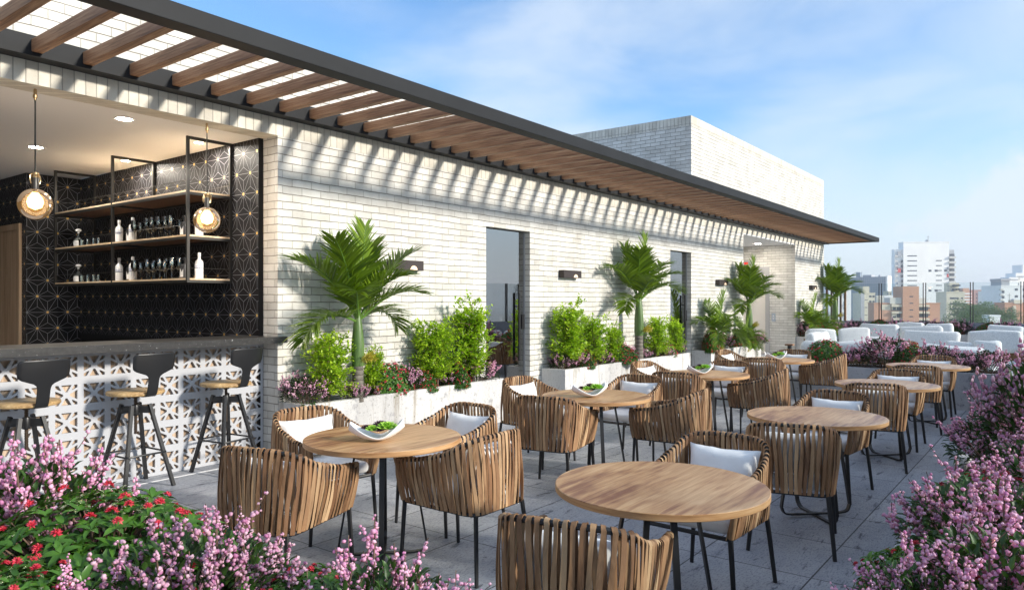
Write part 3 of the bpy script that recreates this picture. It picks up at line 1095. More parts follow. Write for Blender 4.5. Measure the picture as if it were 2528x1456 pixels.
def dark_bottle_p():
    t = empty('bottle')
    m = MB()
    m.box(-0.04, -0.045, 0, 0.04, 0.045, 0.155)
    m.build('bottle_body', MT['label_black'], t, bevel=0.012, seg=3)
    m = MB()
    m.lathe([(0.016, 0.156), (0.014, 0.19), (0.016, 0.20), (0.016, 0.215)], 14)
    m.build('bottle_neck', MT['darkmetal'], t)
    m = MB()
    m.add([(-0.0412, -0.03, 0.02), (-0.0412, 0.035, 0.02), (-0.0412, 0.035, 0.115), (-0.0412, -0.0, 0.07), (-0.0412, -0.03, 0.11)], [(0, 4, 3, 2, 1)])
    m.build('white_label', MT['bottle_white'], t, smooth=False)
    return Proto(t)
def wineglass_p():
    t = empty('wine_glass')
    m = MB()
    m.lathe([(0.034, 0.0), (0.033, 0.003), (0.006, 0.006), (0.0035, 0.012), (0.0035, 0.085), (0.007, 0.094)], 18)
    m.build('stem_and_foot', MT['glass_ware'], t)
    m = MB()
    m.lathe([(0.007, 0.094), (0.028, 0.112), (0.040, 0.145), (0.040, 0.175), (0.032, 0.225), (0.0305, 0.225), (0.0385, 0.175), (0.0385, 0.146), (0.027, 0.115), (0.0005, 0.098)], 22)
    m.build('glass_bowl', MT['glass_ware'], t)
    return Proto(t)
P_dec, P_tum, P_bot, P_drk, P_win = decanter_p(), tumbler_p(), bottle_p(), dark_bottle_p(), wineglass_p()
rnd = random.Random(4)
for z, nm in ((LV[0], 'lowest'), (LV[1], 'middle')):
    P_dec.put((3.99, 9.93, z), 0, 'clear decanter with a white stopper at the left of the %s shelf' % nm, group='decanters', cat='decanter')
    for k in range(6):
        P_tum.put((3.965 + 0.02 * (k % 2), 9.78 - 0.083 * k, z), 0, 'small clear tumbler in the row beside the decanter on the %s shelf' % nm, group='tumblers on the %s shelf' % nm, cat='glass')
    P_bot.put((4.03, 8.92, z), 0, 'white bottle with blue letters left of the middle post on the %s shelf' % nm, group='bottles', cat='bottle')
    P_drk.put((4.08, 9.12, z), 0, 'dark square bottle behind the white one left of the middle post, %s shelf' % nm, group='bottles', cat='bottle')
    P_bot.put((4.00, 8.52, z), 0, 'white bottle with blue letters beside the wine glasses, right of the middle post, %s shelf' % nm, group='bottles', cat='bottle')
    P_drk.put((4.05, 8.66, z), 0, 'dark square bottle between the middle post and white bottle on the %s shelf' % nm, group='bottles', cat='bottle')
    P_bot.put((4.10, 7.035 + 0.24, z), 0, 'white bottle with blue letters at the right end of the %s shelf' % nm, group='bottles', cat='bottle')
    P_drk.put((4.03, 7.42, z), 0, 'dark square bottle with a white label by the right front post, %s shelf' % nm, group='bottles', cat='bottle')
    for k in range(7):
        for r_ in range(2):
            P_win.put((3.95 + 0.13 * r_ + rnd.uniform(-0.01, 0.01), 8.36 - 0.132 * k - 0.06 * r_, z), rnd.random() * 6, 'clear long-stemmed wine glass in the cluster on the %s shelf' % nm,
                      scale=rnd.choice((0.86, 1.0, 1.04)), group='wine glasses on the %s shelf' % nm, cat='wine glass')

# ---------------------------------------------------------------- canopy
can = empty('slatted_canopy', (0, 0, 0), 0, 'long black framed canopy with brown timber slats along the brick wall', 'canopy')
YO, YI, YL = 4.745, 4.906, 6.258
m = MB()
m.box(-1.4, YO, 3.468, XE + 0.05, YI, 3.60)
m.build('fascia_beam', MT['charcoal'], can, smooth=False, bevel=0.004, seg=1)
m = MB()
m.box(-1.4, YL, 3.50, XE + 0.05, YL + 0.012, 3.62)
m.box(-1.4, YL - 0.01, 3.462, XE + 0.05, YW - 0.004, 3.4995)
m.build('wall_ledger', MT['charcoal'], can, smooth=False)
m = MB()
m.box(XE - 0.05, YI + 0.001, 3.470, XE + 0.048, YL - 0.012, 3.598)
m.build('end_beam', MT['charcoal'], can, smooth=False)
rf = MB()
rf.box(0, YI + 0.001, 3.492, 0.075, YL - 0.001, 3.588)
r0 = rf.build('timber_slat', MT['rafter'], can, smooth=False, bevel=0.003, seg=1)
first = True
for k in range(-9, 64):
    o = r0 if first else r0.copy()
    if not first:
        COL.objects.link(o)
        o.parent = can
    first = False
    o.location.x = 2.182 + 0.3643 * k

# ---------------------------------------------------------------- wall lamps
def lamp_p():
    t = empty('wall_lamp')
    m = MB()
    m.box(-0.26, -0.10, -0.06, 0.26, 0, 0.06)
    m.build('lamp_housing', MT['brown_lamp'], t, bevel=0.003, seg=1)
    m = MB()
    vs = [(0.06 * math.cos(a) + 0.09, -0.1008, -0.052 + 0.05 * math.sin(a)) for a in [math.pi * k / 10 for k in range(11)]]
    m.add(vs, [tuple(range(11))[::-1]])
    m.build('lit_cutout', MT['wash'], t, smooth=False)
    return Proto(t)
PL = lamp_p()
for x, lb in ((6.21, 'dark box wall lamp half hidden behind the nearest palm'), (9.87, 'dark box wall lamp right of the nearer glass door'),
              (16.32, 'dark box wall lamp between the farther glass door and the lift recess'), (23.9, 'dark box wall lamp right of the lift recess, by the far palms')):
    PL.put((x, YW, 2.03), 0, lb, group='wall lamps', cat='wall lamp')

# ---------------------------------------------------------------- planters
def planter(name, x0, y0, x1, y1, h, label, t=0.07, soil=0.05, cm='concrete'):
    p = empty(name, ((x0 + x1) / 2, (y0 + y1) / 2, 0), 0, label, 'planter')
    hx, hy = (x1 - x0) / 2, (y1 - y0) / 2
    m = MB()
    v = []
    for (ax, ay) in ((hx, hy), (hx - t, hy - t)):
        for z in (0, h):
            v += [(-ax, -ay, z), (ax, -ay, z), (ax, ay, z), (-ax, ay, z)]
    f = []
    for k in range(4):
        n = (k + 1) % 4
        f += [(k, n, 4 + n, 4 + k), (12 + k, 12 + n, 8 + n, 8 + k), (4 + k, 4 + n, 12 + n, 12 + k)]
    m.add(v, f)
    m.build('planter_wall', MT[cm], p, smooth=False, bevel=0.006, seg=2)
    s = MB()
    nx, ny = max(2, int(hx * 8)), max(2, int(hy * 8))
    vs = []
    for i in range(nx + 1):
        for j in range(ny + 1):
            x, y = -hx + t + (2 * hx - 2 * t) * i / nx, -hy + t + (2 * hy - 2 * t) * j / ny
            vs.append((x, y, h - soil + 0.02 * noise.noise(Vector((x * 5, y * 5, hx)))))
    s.add(vs, [(i * (ny + 1) + j, (i + 1) * (ny + 1) + j, (i + 1) * (ny + 1) + j + 1, i * (ny + 1) + j + 1) for i in range(nx) for j in range(ny)])
    s.build('soil', MT['soil'], p)
    return p
PH = 0.575
planter('concrete_planter', 4.455, 5.96, 7.63, YW - 0.005, PH, 'weathered concrete planter below the nearest palm, beside the bar')
planter('concrete_planter', 9.12, 5.96, 13.66, YW - 0.005, PH, 'weathered concrete planter between the two glass doors')
planter('concrete_planter', 14.71, 5.96, 17.85, YW - 0.005, 0.55, 'weathered concrete planter between the farther door and the lift recess')
planter('concrete_planter', 22.24, 5.96, 25.9, YW - 0.005, 0.55, 'weathered concrete planter at the far end of the brick wall')
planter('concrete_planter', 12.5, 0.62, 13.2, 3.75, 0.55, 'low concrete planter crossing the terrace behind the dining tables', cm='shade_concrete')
planter('concrete_planter', 2.0, -0.75, 25.3, 0.60, 0.54, 'long concrete planter along the right edge of the terrace')
planter('concrete_planter', 0.45, 0.95, 1.70, 5.6, 0.54, 'concrete planter in the left foreground, hidden under flowers')
planter('concrete_planter', 25.3, 0.65, 25.98, 5.75, 0.60, 'concrete planter in front of the far glass railing')

# ---------------------------------------------------------------- woven armchair
RIM = [(0.300, -0.270, 0.560), (0.290, -0.278, 0.632), (0.10, -0.281, 0.668), (-0.08, -0.274, 0.718), (-0.195, -0.245, 0.778), (-0.252, -0.180, 0.806), (-0.268, -0.09, 0.812), (-0.272, 0, 0.813)]
BOT = [(0.285, -0.236, 0.386), (0.283, -0.236, 0.386), (0.11, -0.238, 0.386), (-0.06, -0.238, 0.386), (-0.20, -0.236, 0.386), (-0.268, -0.200, 0.386), (-0.276, -0.10, 0.386), (-0.276, 0, 0.386)]
def mirror(p):
    return p + [(x, -y, z) for x, y, z in reversed(p[:-1])]
rim = cr(mirror(RIM), 12)
bot = cr(mirror(BOT), 12)
def samp(c, t):
    t = max(0, min(0.99999, t)) * (len(c) - 1)
    i = int(t)
    return c[i].lerp(c[i + 1], t - i)
def arclen(c):
    L = [0]
    for a, b in zip(c, c[1:]):
        L.append(L[-1] + (b - a).length)
    return L
def resample(c):
    L = arclen(c)
    o, j = [], 0
    for k in range(241):
        s = L[-1] * k / 240
        while j < len(L) - 2 and L[j + 1] < s:
            j += 1
        o.append(c[j].lerp(c[j + 1], (s - L[j]) / max(1e-9, L[j + 1] - L[j])))
    return o
rim_a = resample(rim[10:-10])
# pair each rim point with the bottom point of the same fraction
bot_a = resample(bot[10:-10])

def strap(mb, s, ds_out, ds_in, w, seed):
    """One leather strap looped over the rim: down outside, down inside to the seat frame."""
    rr = random.Random(seed)
    r0 = samp(rim_a, s)
    tan = (samp(rim_a, s + 0.004) - samp(rim_a, s - 0.004)).normalized()
    outn = Vector((tan.y, -tan.x, 0))
    if outn.dot(Vector((r0.x - 0.02, r0.y, 0))) < 0:
        outn = -outn
    outn.normalize()
    R_ = 0.0155
    cen, nor = [], []
    def down(sb, sgn):
        b = samp(bot_a, sb)
        pts = []
        for k in range(8):
            u = k / 7
            p = r0.lerp(b, u)
            bulge = (0.012 if sgn > 0 else 0.006) * math.sin(math.pi * u)
            off = outn * (bulge + sgn * R_ * (1 - 0.25 * math.sin(math.pi * u)))
            wv = 0.0025 * math.sin(u * 7 + seed)
            pts.append((p + off + tan * wv, outn * sgn))
        return pts
    o_ = down(s + ds_out, 1)
    i_ = down(s + ds_in, -1)
    path = list(reversed(o_))
    for k in range(1, 6):
        a = math.pi * k / 6
        n_ = outn * math.cos(a) + Vector((0, 0, 1)) * math.sin(a)
        path.append((r0 + n_ * R_, n_))
    path += i_
    # a half turn under the seat frame
    vs = []
    th = 0.0022
    K = len(path)
    for k, (p, n_) in enumerate(path):
        a = path[max(0, k - 1)][0]
        b = path[min(K - 1, k + 1)][0]
        d = (b - a).normalized()
        sd = d.cross(n_)
        sd = sd.normalized() if sd.length > 1e-6 else tan
        ww = w * (1 + 0.12 * math.sin(k * 0.8 + seed * 3)) * (0.84 if 5 <= k <= 14 else 1.0)
        tw = 0.0025 * math.sin(k * 0.55 + seed)
        vs += [p + sd * ww / 2 + n_ * (th + tw), p - sd * ww / 2 + n_ * (th - tw), p - sd * ww / 2 - n_ * (th + tw), p + sd * ww / 2 - n_ * (th - tw)]
    fs = []
    for k in range(K - 1):
        for j in range(4):
            a = k * 4 + j
            b = k * 4 + (j + 1) % 4
            fs.append((a, b, b + 4, a + 4))
    fs.append((3, 2, 1, 0))
    fs.append(tuple((K - 1) * 4 + j for j in range(4)))
    mb.add(vs, fs)

def chair_p():
    t = empty('woven_armchair')
    t['category'] = 'chair'
    m = MB()
    m.tube(rim_a[::3], 0.0125, 8)
    loop = [Vector(p) for p in cr(mirror(BOT), 4)]
    m.tube(loop + [Vector((0.285, 0, 0.386))], 0.012, 8, closed=True)
    for s in (1, -1):
        m.tube([(0.302, 0.270 * s, 0.575), (0.300, 0.262 * s, 0.50), (0.286, 0.238 * s, 0.386)], 0.012, 8)
    m.tube([(0.0, -0.236, 0.380), (0.0, 0.236, 0.380)], 0.010, 6)
    m.build('frame', MT['black'], t)
    rn = random.Random(11)
    m = MB()
    n = 47
    for k in range(n):
        s = 0.012 + 0.976 * k / (n - 1) + rn.uniform(-0.0012, 0.0012)
        d = 0.0135 * (1 if s < 0.5 else -1) * (1 if abs(s - 0.5) > 0.06 else abs(s - 0.5) / 0.06)
        strap(m, s, d + rn.uniform(-0.003, 0.003), -d + rn.uniform(-0.003, 0.003), 0.0225, k)
    # wrapped front posts
    for s in (1, -1):
        for q in range(4):
            a = samp([Vector((0.303, 0.272 * s, 0.615)), Vector((0.301, 0.268 * s, 0.52)), Vector((0.287, 0.240 * s, 0.392))], 0.0)
        m.tube([(0.303, 0.272 * s, 0.625), (0.303, 0.268 * s, 0.55), (0.297, 0.256 * s, 0.47), (0.288, 0.240 * s, 0.395)], [0.019, 0.0195, 0.0185, 0.0175], 8, flat=1.0)
        m.tube([(0.303, 0.272 * s, 0.62), (0.30, 0.276 * s, 0.642), (0.27, 0.279 * s, 0.646)], [0.0185, 0.019, 0.018], 8)
    m.build('woven_straps', MT['strap'], t, angle=50)
    for (x, y, fx, fy) in ((0.283, 0.236, 0.290, 0.262), (0.283, -0.236, 0.290, -0.262), (-0.268, 0.218, -0.305, 0.256), (-0.268, -0.218, -0.305, -0.256)):
        m = MB()
        m.tube([(x, y, 0.386), (x * 0.6 + fx * 0.4, y * 0.6 + fy * 0.4, 0.24), (fx, fy, 0.0)], [0.0155, 0.0145, 0.0125], 8, flat=0.8)
        m.build('leg', MT['black'], t)
    c = rounded(-0.245, -0.222, 0.395, 0.275, 0.222, 0.475, 0.034, 0.004, 3)
    c.build('seat_cushion', MT['white_fabric'], t, angle=60)
    return Proto(t)
PC = chair_p()
pil = pillow_mb(0.43, 0.29, 0.15, 1.7)
PP = Proto(pil.build('throw_pillow', MT['white_fabric'], angle=70))
pil2 = pillow_mb(0.42, 0.28, 0.14, 6.1)

CH = [
 # x, y, heading, pillow, label
 (3.37, 2.93, 90, 0, 'woven armchair right of the nearest bowl table, its side and back towards the camera'),
 (2.48, 3.50, 17, 1, 'woven armchair nearest the bar stools, its back towards the left flowers'),
 (3.27, 4.19, -96, 1, 'woven armchair between the brick pillar and the nearest bowl table, facing the camera'),
 (3.95, 3.58, 176, 1, 'woven armchair against the first planter, right of the nearest bowl table'),
 (5.14, 3.47, 12, 0, 'woven armchair with its back to the camera, left of the second bowl table'),
 (5.95, 4.24, -93, 1, 'woven armchair before the nearer glass door, behind the second bowl table'),
 (6.68, 3.58, 178, 1, 'woven armchair with white cushions facing left at the second bowl table'),
 (6.06, 2.80, 96, 0, 'woven armchair on the near right side of the second bowl table, seen from behind'),
 (8.44, 4.13, -98, 1, 'woven armchair beside the second wall planter, behind the third bowl table'),
 (9.07, 3.52, 176, 1, 'woven armchair facing left on the far side of the third bowl table'),
 (7.68, 3.48, 10, 0, 'woven armchair with its back to the camera, left of the third bowl table'),
 (8.44, 2.82, 97, 0, 'woven armchair on the near right side of the third bowl table, seen from behind'),
 (11.22, 4.13, -97, 1, 'woven armchair by the third wall planter, behind the farthest bowl table'),
 (11.78, 3.48, 179, 1, 'woven armchair facing left on the far side of the farthest bowl table'),
 (10.26, 3.39, 12, 0, 'woven armchair with its back to the camera, left of the farthest bowl table'),
 (11.37, 2.86, 97, 0, 'woven armchair beside the crossing planter, right of the farthest bowl table'),
 (2.41, 1.50, 13, 1, 'largest woven armchair, cut off by the bottom edge of the photo'),
 (3.91, 1.59, 178, 1, 'woven armchair with a white pillow behind the nearest bare table'),
 (5.00, 1.46, 14, 0, 'woven armchair seen from behind between the two nearest bare tables'),
 (6.49, 1.60, 175, 1, 'woven armchair with a pillow behind the second bare table, by the right flowers'),
 (7.82, 1.51, 14, 0, 'woven armchair seen from behind at the near side of the third bare table'),
 (9.02, 1.53, 180, 1, 'woven armchair with a pillow on the far side of the third bare table'),
 (10.25, 1.51, 12, 0, 'woven armchair seen from behind at the near side of the farthest bare table'),
 (11.68, 1.51, 181, 1, 'woven armchair with a pillow against the crossing planter, at the farthest bare table'),
]
PLB = '''white pillow in the armchair at the near right of the nearest bowl table
white pillow behind the straps of the armchair nearest the left flowers
brightly lit white pillow in the armchair beside the brick pillar
white pillow in the armchair against the nearest wall planter
white pillow inside the chair seen from behind, left of the second bowl table
white pillow in the armchair before the nearer glass door
white pillow in the armchair at the right of the second bowl table
white pillow inside the chair seen from behind, right of the second bowl table
white pillow in the armchair beside the second wall planter
white pillow in the armchair at the right of the third bowl table
white pillow inside the chair seen from behind, left of the third bowl table
white pillow inside the chair seen from behind, right of the third bowl table
white pillow in the armchair by the third wall planter
white pillow in the armchair at the far side of the farthest bowl table
white pillow inside the chair seen from behind, left of the farthest bowl table
white pillow inside the chair beside the crossing planter, seen from behind
white pillow glimpsed through the straps of the armchair at the bottom edge
largest white pillow, in the armchair behind the nearest bare table
white pillow glimpsed through the armchair between the two nearest bare tables
white pillow in the armchair by the right flowers, behind the second bare table
white pillow glimpsed in the armchair at the near side of the third bare table
white pillow in the armchair on the far side of the third bare table
white pillow glimpsed in the armchair at the near side of the farthest bare table
white pillow in the armchair against the crossing planter'''.split('\n')
for ci, (x, y, h, p, lb) in enumerate(CH):
    PC.put((x, y, 0), R(h), lb, group='woven armchairs around the tables', cat='chair')
    o = PP.put((0, 0, 0), 0, PLB[ci], group='white throw pillows', cat='pillow')
    # leans on the back: local (-0.16, 0, 0.62)
    hr = R(h)
    lx = -0.165
    o.location = (x + lx * math.cos(hr), y + lx * math.sin(hr), 0.617)
    o.rotation_euler = Matrix.Rotation(hr, 3, 'Z').to_euler()
    q = (Matrix.Rotation(hr, 3, 'Z') @ Matrix.Rotation(R(-14), 3, 'Y') @ Matrix(((0, 0, 1), (1, 0, 0), (0, 1, 0)))).to_euler()
    o.rotation_euler = q

# ---------------------------------------------------------------- round tables
def table_p():
    t = empty('round_table')
    m = MB()
    r = 0.487
    m.lathe([(0.0005, 0.718), (r - 0.004, 0.718), (r, 0.722), (r, 0.747), (r - 0.003, 0.75), (0.0005, 0.75)], 96, mis=[1, 1, 1, 0, 0])
    m.build('tabletop', [MT['tabletop'], MT['tableedge']], t, angle=30)
    for q in range(2):
        a = R(45 + 90 * q)
        up = 0.012 * q
        c, s = math.cos(a), math.sin(a)
        pr = [(-0.16, 0.718), (-0.20, 0.50), (-0.265, 0.12), (-0.268, 0.075), (-0.25, 0.035), (-0.21, 0.012 + up), (-0.15, 0.0085 + up), (0.15, 0.0085 + up), (0.21, 0.012 + up), (0.25, 0.035), (0.268, 0.075), (0.265, 0.12), (0.20, 0.50), (0.16, 0.718)]
        pts = cr([(x * c, x * s, z) for x, z in pr], 3)
        m = MB()
        hw, ht = 0.015, 0.006
        vs = []
        sd = Vector((-s, c, 0))
        for i, p in enumerate(pts):
            d = (pts[min(i + 1, len(pts) - 1)] - pts[max(0, i - 1)]).normalized()
            n_ = d.cross(sd).normalized()
            vs += [p + sd * hw + n_ * ht, p - sd * hw + n_ * ht, p - sd * hw - n_ * ht, p + sd * hw - n_ * ht]
        fs = [(i * 4 + j, i * 4 + (j + 1) % 4, (i + 1) * 4 + (j + 1) % 4, (i + 1) * 4 + j) for i in range(len(pts) - 1) for j in range(4)]
        m.add(vs, fs)
        m.build('leg_loop', MT['black'], t, angle=30)
    return Proto(t)
PT = table_p()
TB = [(3.144, 3.417, 0.3, 'round oak table nearest the bar, with a white bowl of succulents'),
      (5.68, 3.38, 0.9, 'round oak table with a bowl, second from the bar'),
      (8.17, 3.37, 2.0, 'round oak table with a bowl, third from the bar'),
      (10.80, 3.35, 0.1, 'round oak table with a bowl, farthest, by the crossing planter'),
      (3.111, 1.507, 0.0, 'nearest bare round oak table, largest in the photo'),
      (5.686, 1.493, 0.0, 'bare round oak table, second along the right flowers'),
      (8.292, 1.486, 0.0, 'bare round oak table, third along the right flowers'),
      (10.961, 1.472, 0.0, 'farthest bare round oak table, beside the crossing planter')]
for i, (x, y, a, lb) in enumerate(TB):
    o = PT.put((x, y, 0), 0, lb, group='round oak tables', cat='table')

# ---------------------------------------------------------------- bowls with succulents
def bowl_p():
    n, k = 34, 16
    vs, fs = [], []
    L, Wd = 0.215, 0.115
    for i in range(n + 1):
        u = -1 + 2 * i / n
        for j in range(k + 1):
            v = -1 + 2 * j / k
            wdt = Wd * (1 - 0.62 * abs(u) ** 3.2) * (1 - 0.12 * u * u)
            x = L * u * (1 - 0.05 * v * v)
            y = wdt * v * (1 - 0.10 * abs(v))
            z = 0.012 + 0.050 * abs(v) ** 2.6 * (1 - 0.15 * math.cos(u * 3)) + 0.085 * max(0, abs(u)) ** 2.2 * (1.15 if u > 0 else 0.95) - 0.022 * math.exp(-((u - 0.15) / 0.4) ** 2) * abs(v) ** 2
            vs.append((x, y, z))
    for i in range(n):
        for j in range(k):
            a = i * (k + 1) + j
            fs.append((a, a + k + 1, a + k + 2, a + 1))
    m = MB()
    m.add(vs, fs)
    o = m.build('white_bowl', MT['ceramic'], angle=80)
    md = o.modifiers.new('thick', 'SOLIDIFY')
    md.thickness = 0.007
    md.offset = 0
    dg = bpy.context.evaluated_depsgraph_get()
    me = bpy.data.meshes.new_from_object(o.evaluated_get(dg))
    o.modifiers.clear()
    o.data = me
    return Proto(o)
def succ_p(mat, r, seed, layers=5, thin=1.0):
    m = MB()
    rn = random.Random(seed)
    cnt = 0
    for l in range(layers):
        f = l / (layers - 1)
        npet = 8 if l < layers - 1 else 4
        Lp = r * (1.0 - 0.68 * f)
        el = R(12 + 68 * f)
        for k in range(npet):
            a = 2 * math.pi * (k + 0.5 * (l % 2)) / npet + rn.uniform(-0.1, 0.1)
            d = Vector((math.cos(a) * math.cos(el), math.sin(a) * math.cos(el), math.sin(el)))
            s = Vector((-math.sin(a), math.cos(a), 0))
            up = d.cross(s) * -1
            b = Vector((0, 0, 0.012 + 0.012 * f))
            w = Lp * 0.30 * thin
            P = lambda t, q, z: b + d * (Lp * t) + s * (w * q) + Vector((0, 0, Lp * 0.16 * t * t)) + up * z * Lp
            vs = [P(0, 0, 0), P(.35, -.75, .03), P(.35, 0, -.03), P(.35, .75, .03), P(.72, -1, .07), P(.72, 0, 0.0), P(.72, 1, .07), P(1.02, 0, .05), P(.5, 0, -.16), P(.85, 0, -.07)]
            m.add(vs, [(0, 2, 1), (0, 3, 2), (1, 2, 5, 4), (2, 3, 6, 5), (4, 5, 7), (5, 6, 7), (0, 1, 8), (0, 8, 3), (1, 4, 9, 8), (3, 8, 9, 6), (4, 7, 9), (6, 9, 7)])
    return m
PB = bowl_p()
PSG = Proto(succ_p(None, 0.062, 1, 6).build('succulent', MT['succ_green'], angle=60))
PSP = Proto(succ_p(None, 0.042, 5, 5, 0.9).build('succulent', MT['succ_purple'], angle=60))
BW = [(3.03, 3.35, -0.80, 'first'), (5.56, 3.38, -0.72, 'second'), (8.05, 3.40, -0.70, 'third'), (10.70, 3.36, -0.70, 'farthest')]
for x, y, a, nm in BW:
    PB.put((x, y, 0.7495), a, scale=0.78, label= 'white boat-shaped ceramic bowl on the %s table of the row by the wall' % nm, group='ceramic bowls on tables', cat='bowl')
    for (u, v, z, g, sc, lb) in ((0.085, -0.012, 0.050, 1, 1.15, 'large bright green succulent at the right in the bowl'), (-0.03, -0.005, 0.045, 1, 0.85, 'smaller bright green succulent at the left in the bowl'),
                             (0.028, 0.045, 0.062, 0, 1.25, 'purple succulent at the back of the bowl'), (0.022, -0.03, 0.045, 0, 0.85, 'small purple succulent between the green ones in the bowl'),
                             (-0.085, 0.02, 0.055, 0, 0.9, 'purple succulent at the left tip of the bowl')):
        u, v, z, sc = u * 0.74, v * 0.80, z * 0.78 + 0.014, sc * 1.02
        px, py = x + u * math.cos(a) - v * math.sin(a), y + u * math.sin(a) + v * math.cos(a)
        (PSG if g else PSP).put((px, py, 0.75 + z), a + u * 9, label='%s on the %s wall-side table' % (lb, nm), scale=sc, group='succulents in the bowls', cat='succulent')
m = MB()

# ---------------------------------------------------------------- bar stools
def stool_p():
    t = empty('bar_stool')
    m = MB()
    m.lathe([(0.0005, 0.800), (0.210, 0.800), (0.226, 0.806), (0.230, 0.818), (0.226, 0.831), (0.215, 0.836), (0.0005, 0.836)], 48)
    m.build('seat', MT['seatwood'], t, angle=40)
    # T-shaped sheet back: a neck from under the seat bending up, and a wide curved top
    prof = cr([(0.0, -0.10, 0.795), (0.0, -0.19, 0.793), (0.0, -0.235, 0.803), (0.0, -0.262, 0.85), (0.0, -0.285, 0.95), (0.0, -0.305, 1.03), (0.0, -0.318, 1.10), (0.0, -0.325, 1.165)], 5)
    vs, fs = [], []
    J = 12
    for p in prof:
        z = p.z
        if p.y > -0.25 and z < 0.9:
            hw = 0.045 + 0.010 * max(0, (-0.19 - p.y) / 0.06 * -1)
        else:
            u = (z - 1.0) / 0.03
            hw = 0.046 + (0.183 - 0.046) / (1 + math.exp(-u * 2.6))
            if z > 1.135:
                hw = 0.183 - 0.022 * ((z - 1.135) / 0.03) ** 2
        for j in range(J + 1):
            q = -1 + 2 * j / J
            x = q * hw
            vs.append((x, p.y + 0.9 * x * x, z))
    for i in range(len(prof) - 1):
        for j in range(J):
            a = i * (J + 1) + j
            fs.append((a, a + 1, a + J + 2, a + J + 1))
    m = MB()
    m.add(vs, fs)
    o = m.build('backrest', MT['black'], t, angle=60)
    md = o.modifiers.new('thick', 'SOLIDIFY')
    md.thickness = 0.005
    dg = bpy.context.evaluated_depsgraph_get()
    me = bpy.data.meshes.new_from_object(o.evaluated_get(dg))
    o.modifiers.clear()
    o.data = me
    m = MB()
    z = 0.46
    prf = []
    while z < 0.76:
        prf += [(0.0115, z), (0.0155, z + 0.005), (0.0115, z + 0.010)]
        z += 0.0125
    m.lathe(prf, 12)
    m.lathe([(0.02, 0.765), (0.05, 0.79), (0.055, 0.799)], 16)
    m.build('screw', MT['screwmetal'], t, angle=20)
    m = MB()
    m.lathe([(0.028, 0.62), (0.030, 0.63), (0.030, 0.70), (0.026, 0.71)], 16)
    for k in range(4):
        a = R(45 + 90 * k)
        c, s = math.cos(a), math.sin(a)
        m.add([(0.028 * c - 0.005 * s, 0.028 * s + 0.005 * c, 0.64), (0.125 * c - 0.005 * s, 0.125 * s + 0.005 * c, 0.635), (0.115 * c - 0.005 * s, 0.115 * s + 0.005 * c, 0.70), (0.028 * c - 0.005 * s, 0.028 * s + 0.005 * c, 0.70),
               (0.028 * c + 0.005 * s, 0.028 * s - 0.005 * c, 0.64), (0.125 * c + 0.005 * s, 0.125 * s - 0.005 * c, 0.635), (0.115 * c + 0.005 * s, 0.115 * s - 0.005 * c, 0.70), (0.028 * c + 0.005 * s, 0.028 * s - 0.005 * c, 0.70)],
              [(0, 3, 2, 1), (4, 5, 6, 7), (0, 1, 5, 4), (2, 3, 7, 6), (1, 2, 6, 5), (3, 0, 4, 7)])
    m.build('hub_bracket', MT['black'], t, angle=30)
    for k in range(4):
        a = R(45 + 90 * k)
        c, s = math.cos(a), math.sin(a)
        m = MB()
        m.tube([(0.110 * c, 0.110 * s, 0.715), (0.305 * c, 0.305 * s, 0.0)], 0.021, 4, flat=0.9)
        m.build('leg', MT['black'], t, angle=30)
    rr_ = 0.305 - (0.305 - 0.110) * 0.30 / 0.715 + 0.016
    m = MB()
    pts = []
    for k in range(4):
        a = R(45 + 90 * k)
        for da in (-0.07, 0, 0.07):
            pts.append((rr_ * math.cos(a + da) * (1 - abs(da) * 0.3), rr_ * math.sin(a + da) * (1 - abs(da) * 0.3), 0.30))
    m.tube(pts, 0.0085, 8, closed=True)
    m.build('foot_ring', MT['black'], t)
    return Proto(t)
PS = stool_p()
for x, y, a, lb in ((2.185, 6.36, 4, 'bar stool cut off by the left edge of the photo'), (3.017, 6.375, 4, 'middle bar stool, between two others before the white screen'),
                    (3.845, 6.345, 8, 'bar stool nearest the brick pillar, partly behind an armchair')):
    PS.put((x, y, 0), R(a), lb, group='bar stools along the counter', cat='bar stool')

# ---------------------------------------------------------------- plants
def leaf(mb, p, d, up, L, Wd, fold=0.25, curl=0.15, mi=0, fine=True):
    s = d.cross(up)
    if s.length < 1e-4:
        s = d.orthogonal()
    s.normalize()
    n = s.cross(d).normalized()
    f = fold * Wd
    c = curl * L
    if fine:
        v = [p, p + d * L * .35 + s * Wd * .5 + n * f, p + d * L * .35, p + d * L * .35 - s * Wd * .5 + n * f,
             p + d * L * .72 + s * Wd * .38 + n * (f - c * .6), p + d * L * .72 - n * c * .6, p + d * L * .72 - s * Wd * .38 + n * (f - c * .6), p + d * L - n * c * 1.5]
        mb.add(v, [(0, 2, 1), (0, 3, 2), (1, 2, 5, 4), (2, 3, 6, 5), (4, 5, 7), (5, 6, 7)], mi)
    else:
        v = [p, p + d * L * .5 + s * Wd * .5 + n * f, p + d * L - n * c, p + d * L * .5 - s * Wd * .5 + n * f]
        mb.add(v, [(0, 2, 1), (0, 3, 2)], mi)

ICO = None
def floret(mb, c, r, rn, mi=0):
    """A small lobed bud: a low-poly ball with uneven petals."""
    global ICO
    if ICO is None:
        bm = bmesh.new()
        bmesh.ops.create_icosphere(bm, subdivisions=1, radius=1)
        ICO = ([v.co.copy() for v in bm.verts], [tuple(v.index for v in f.verts) for f in bm.faces])
        bm.free()
    q = Matrix.Rotation(rn.uniform(0, 6.28), 3, Vector((rn.uniform(-1, 1), rn.uniform(-1, 1), rn.uniform(-1, 1))).normalized())
    mb.add([c + q @ v * r * rn.uniform(0.58, 1.22) for v in ICO[0]], ICO[1], mi)

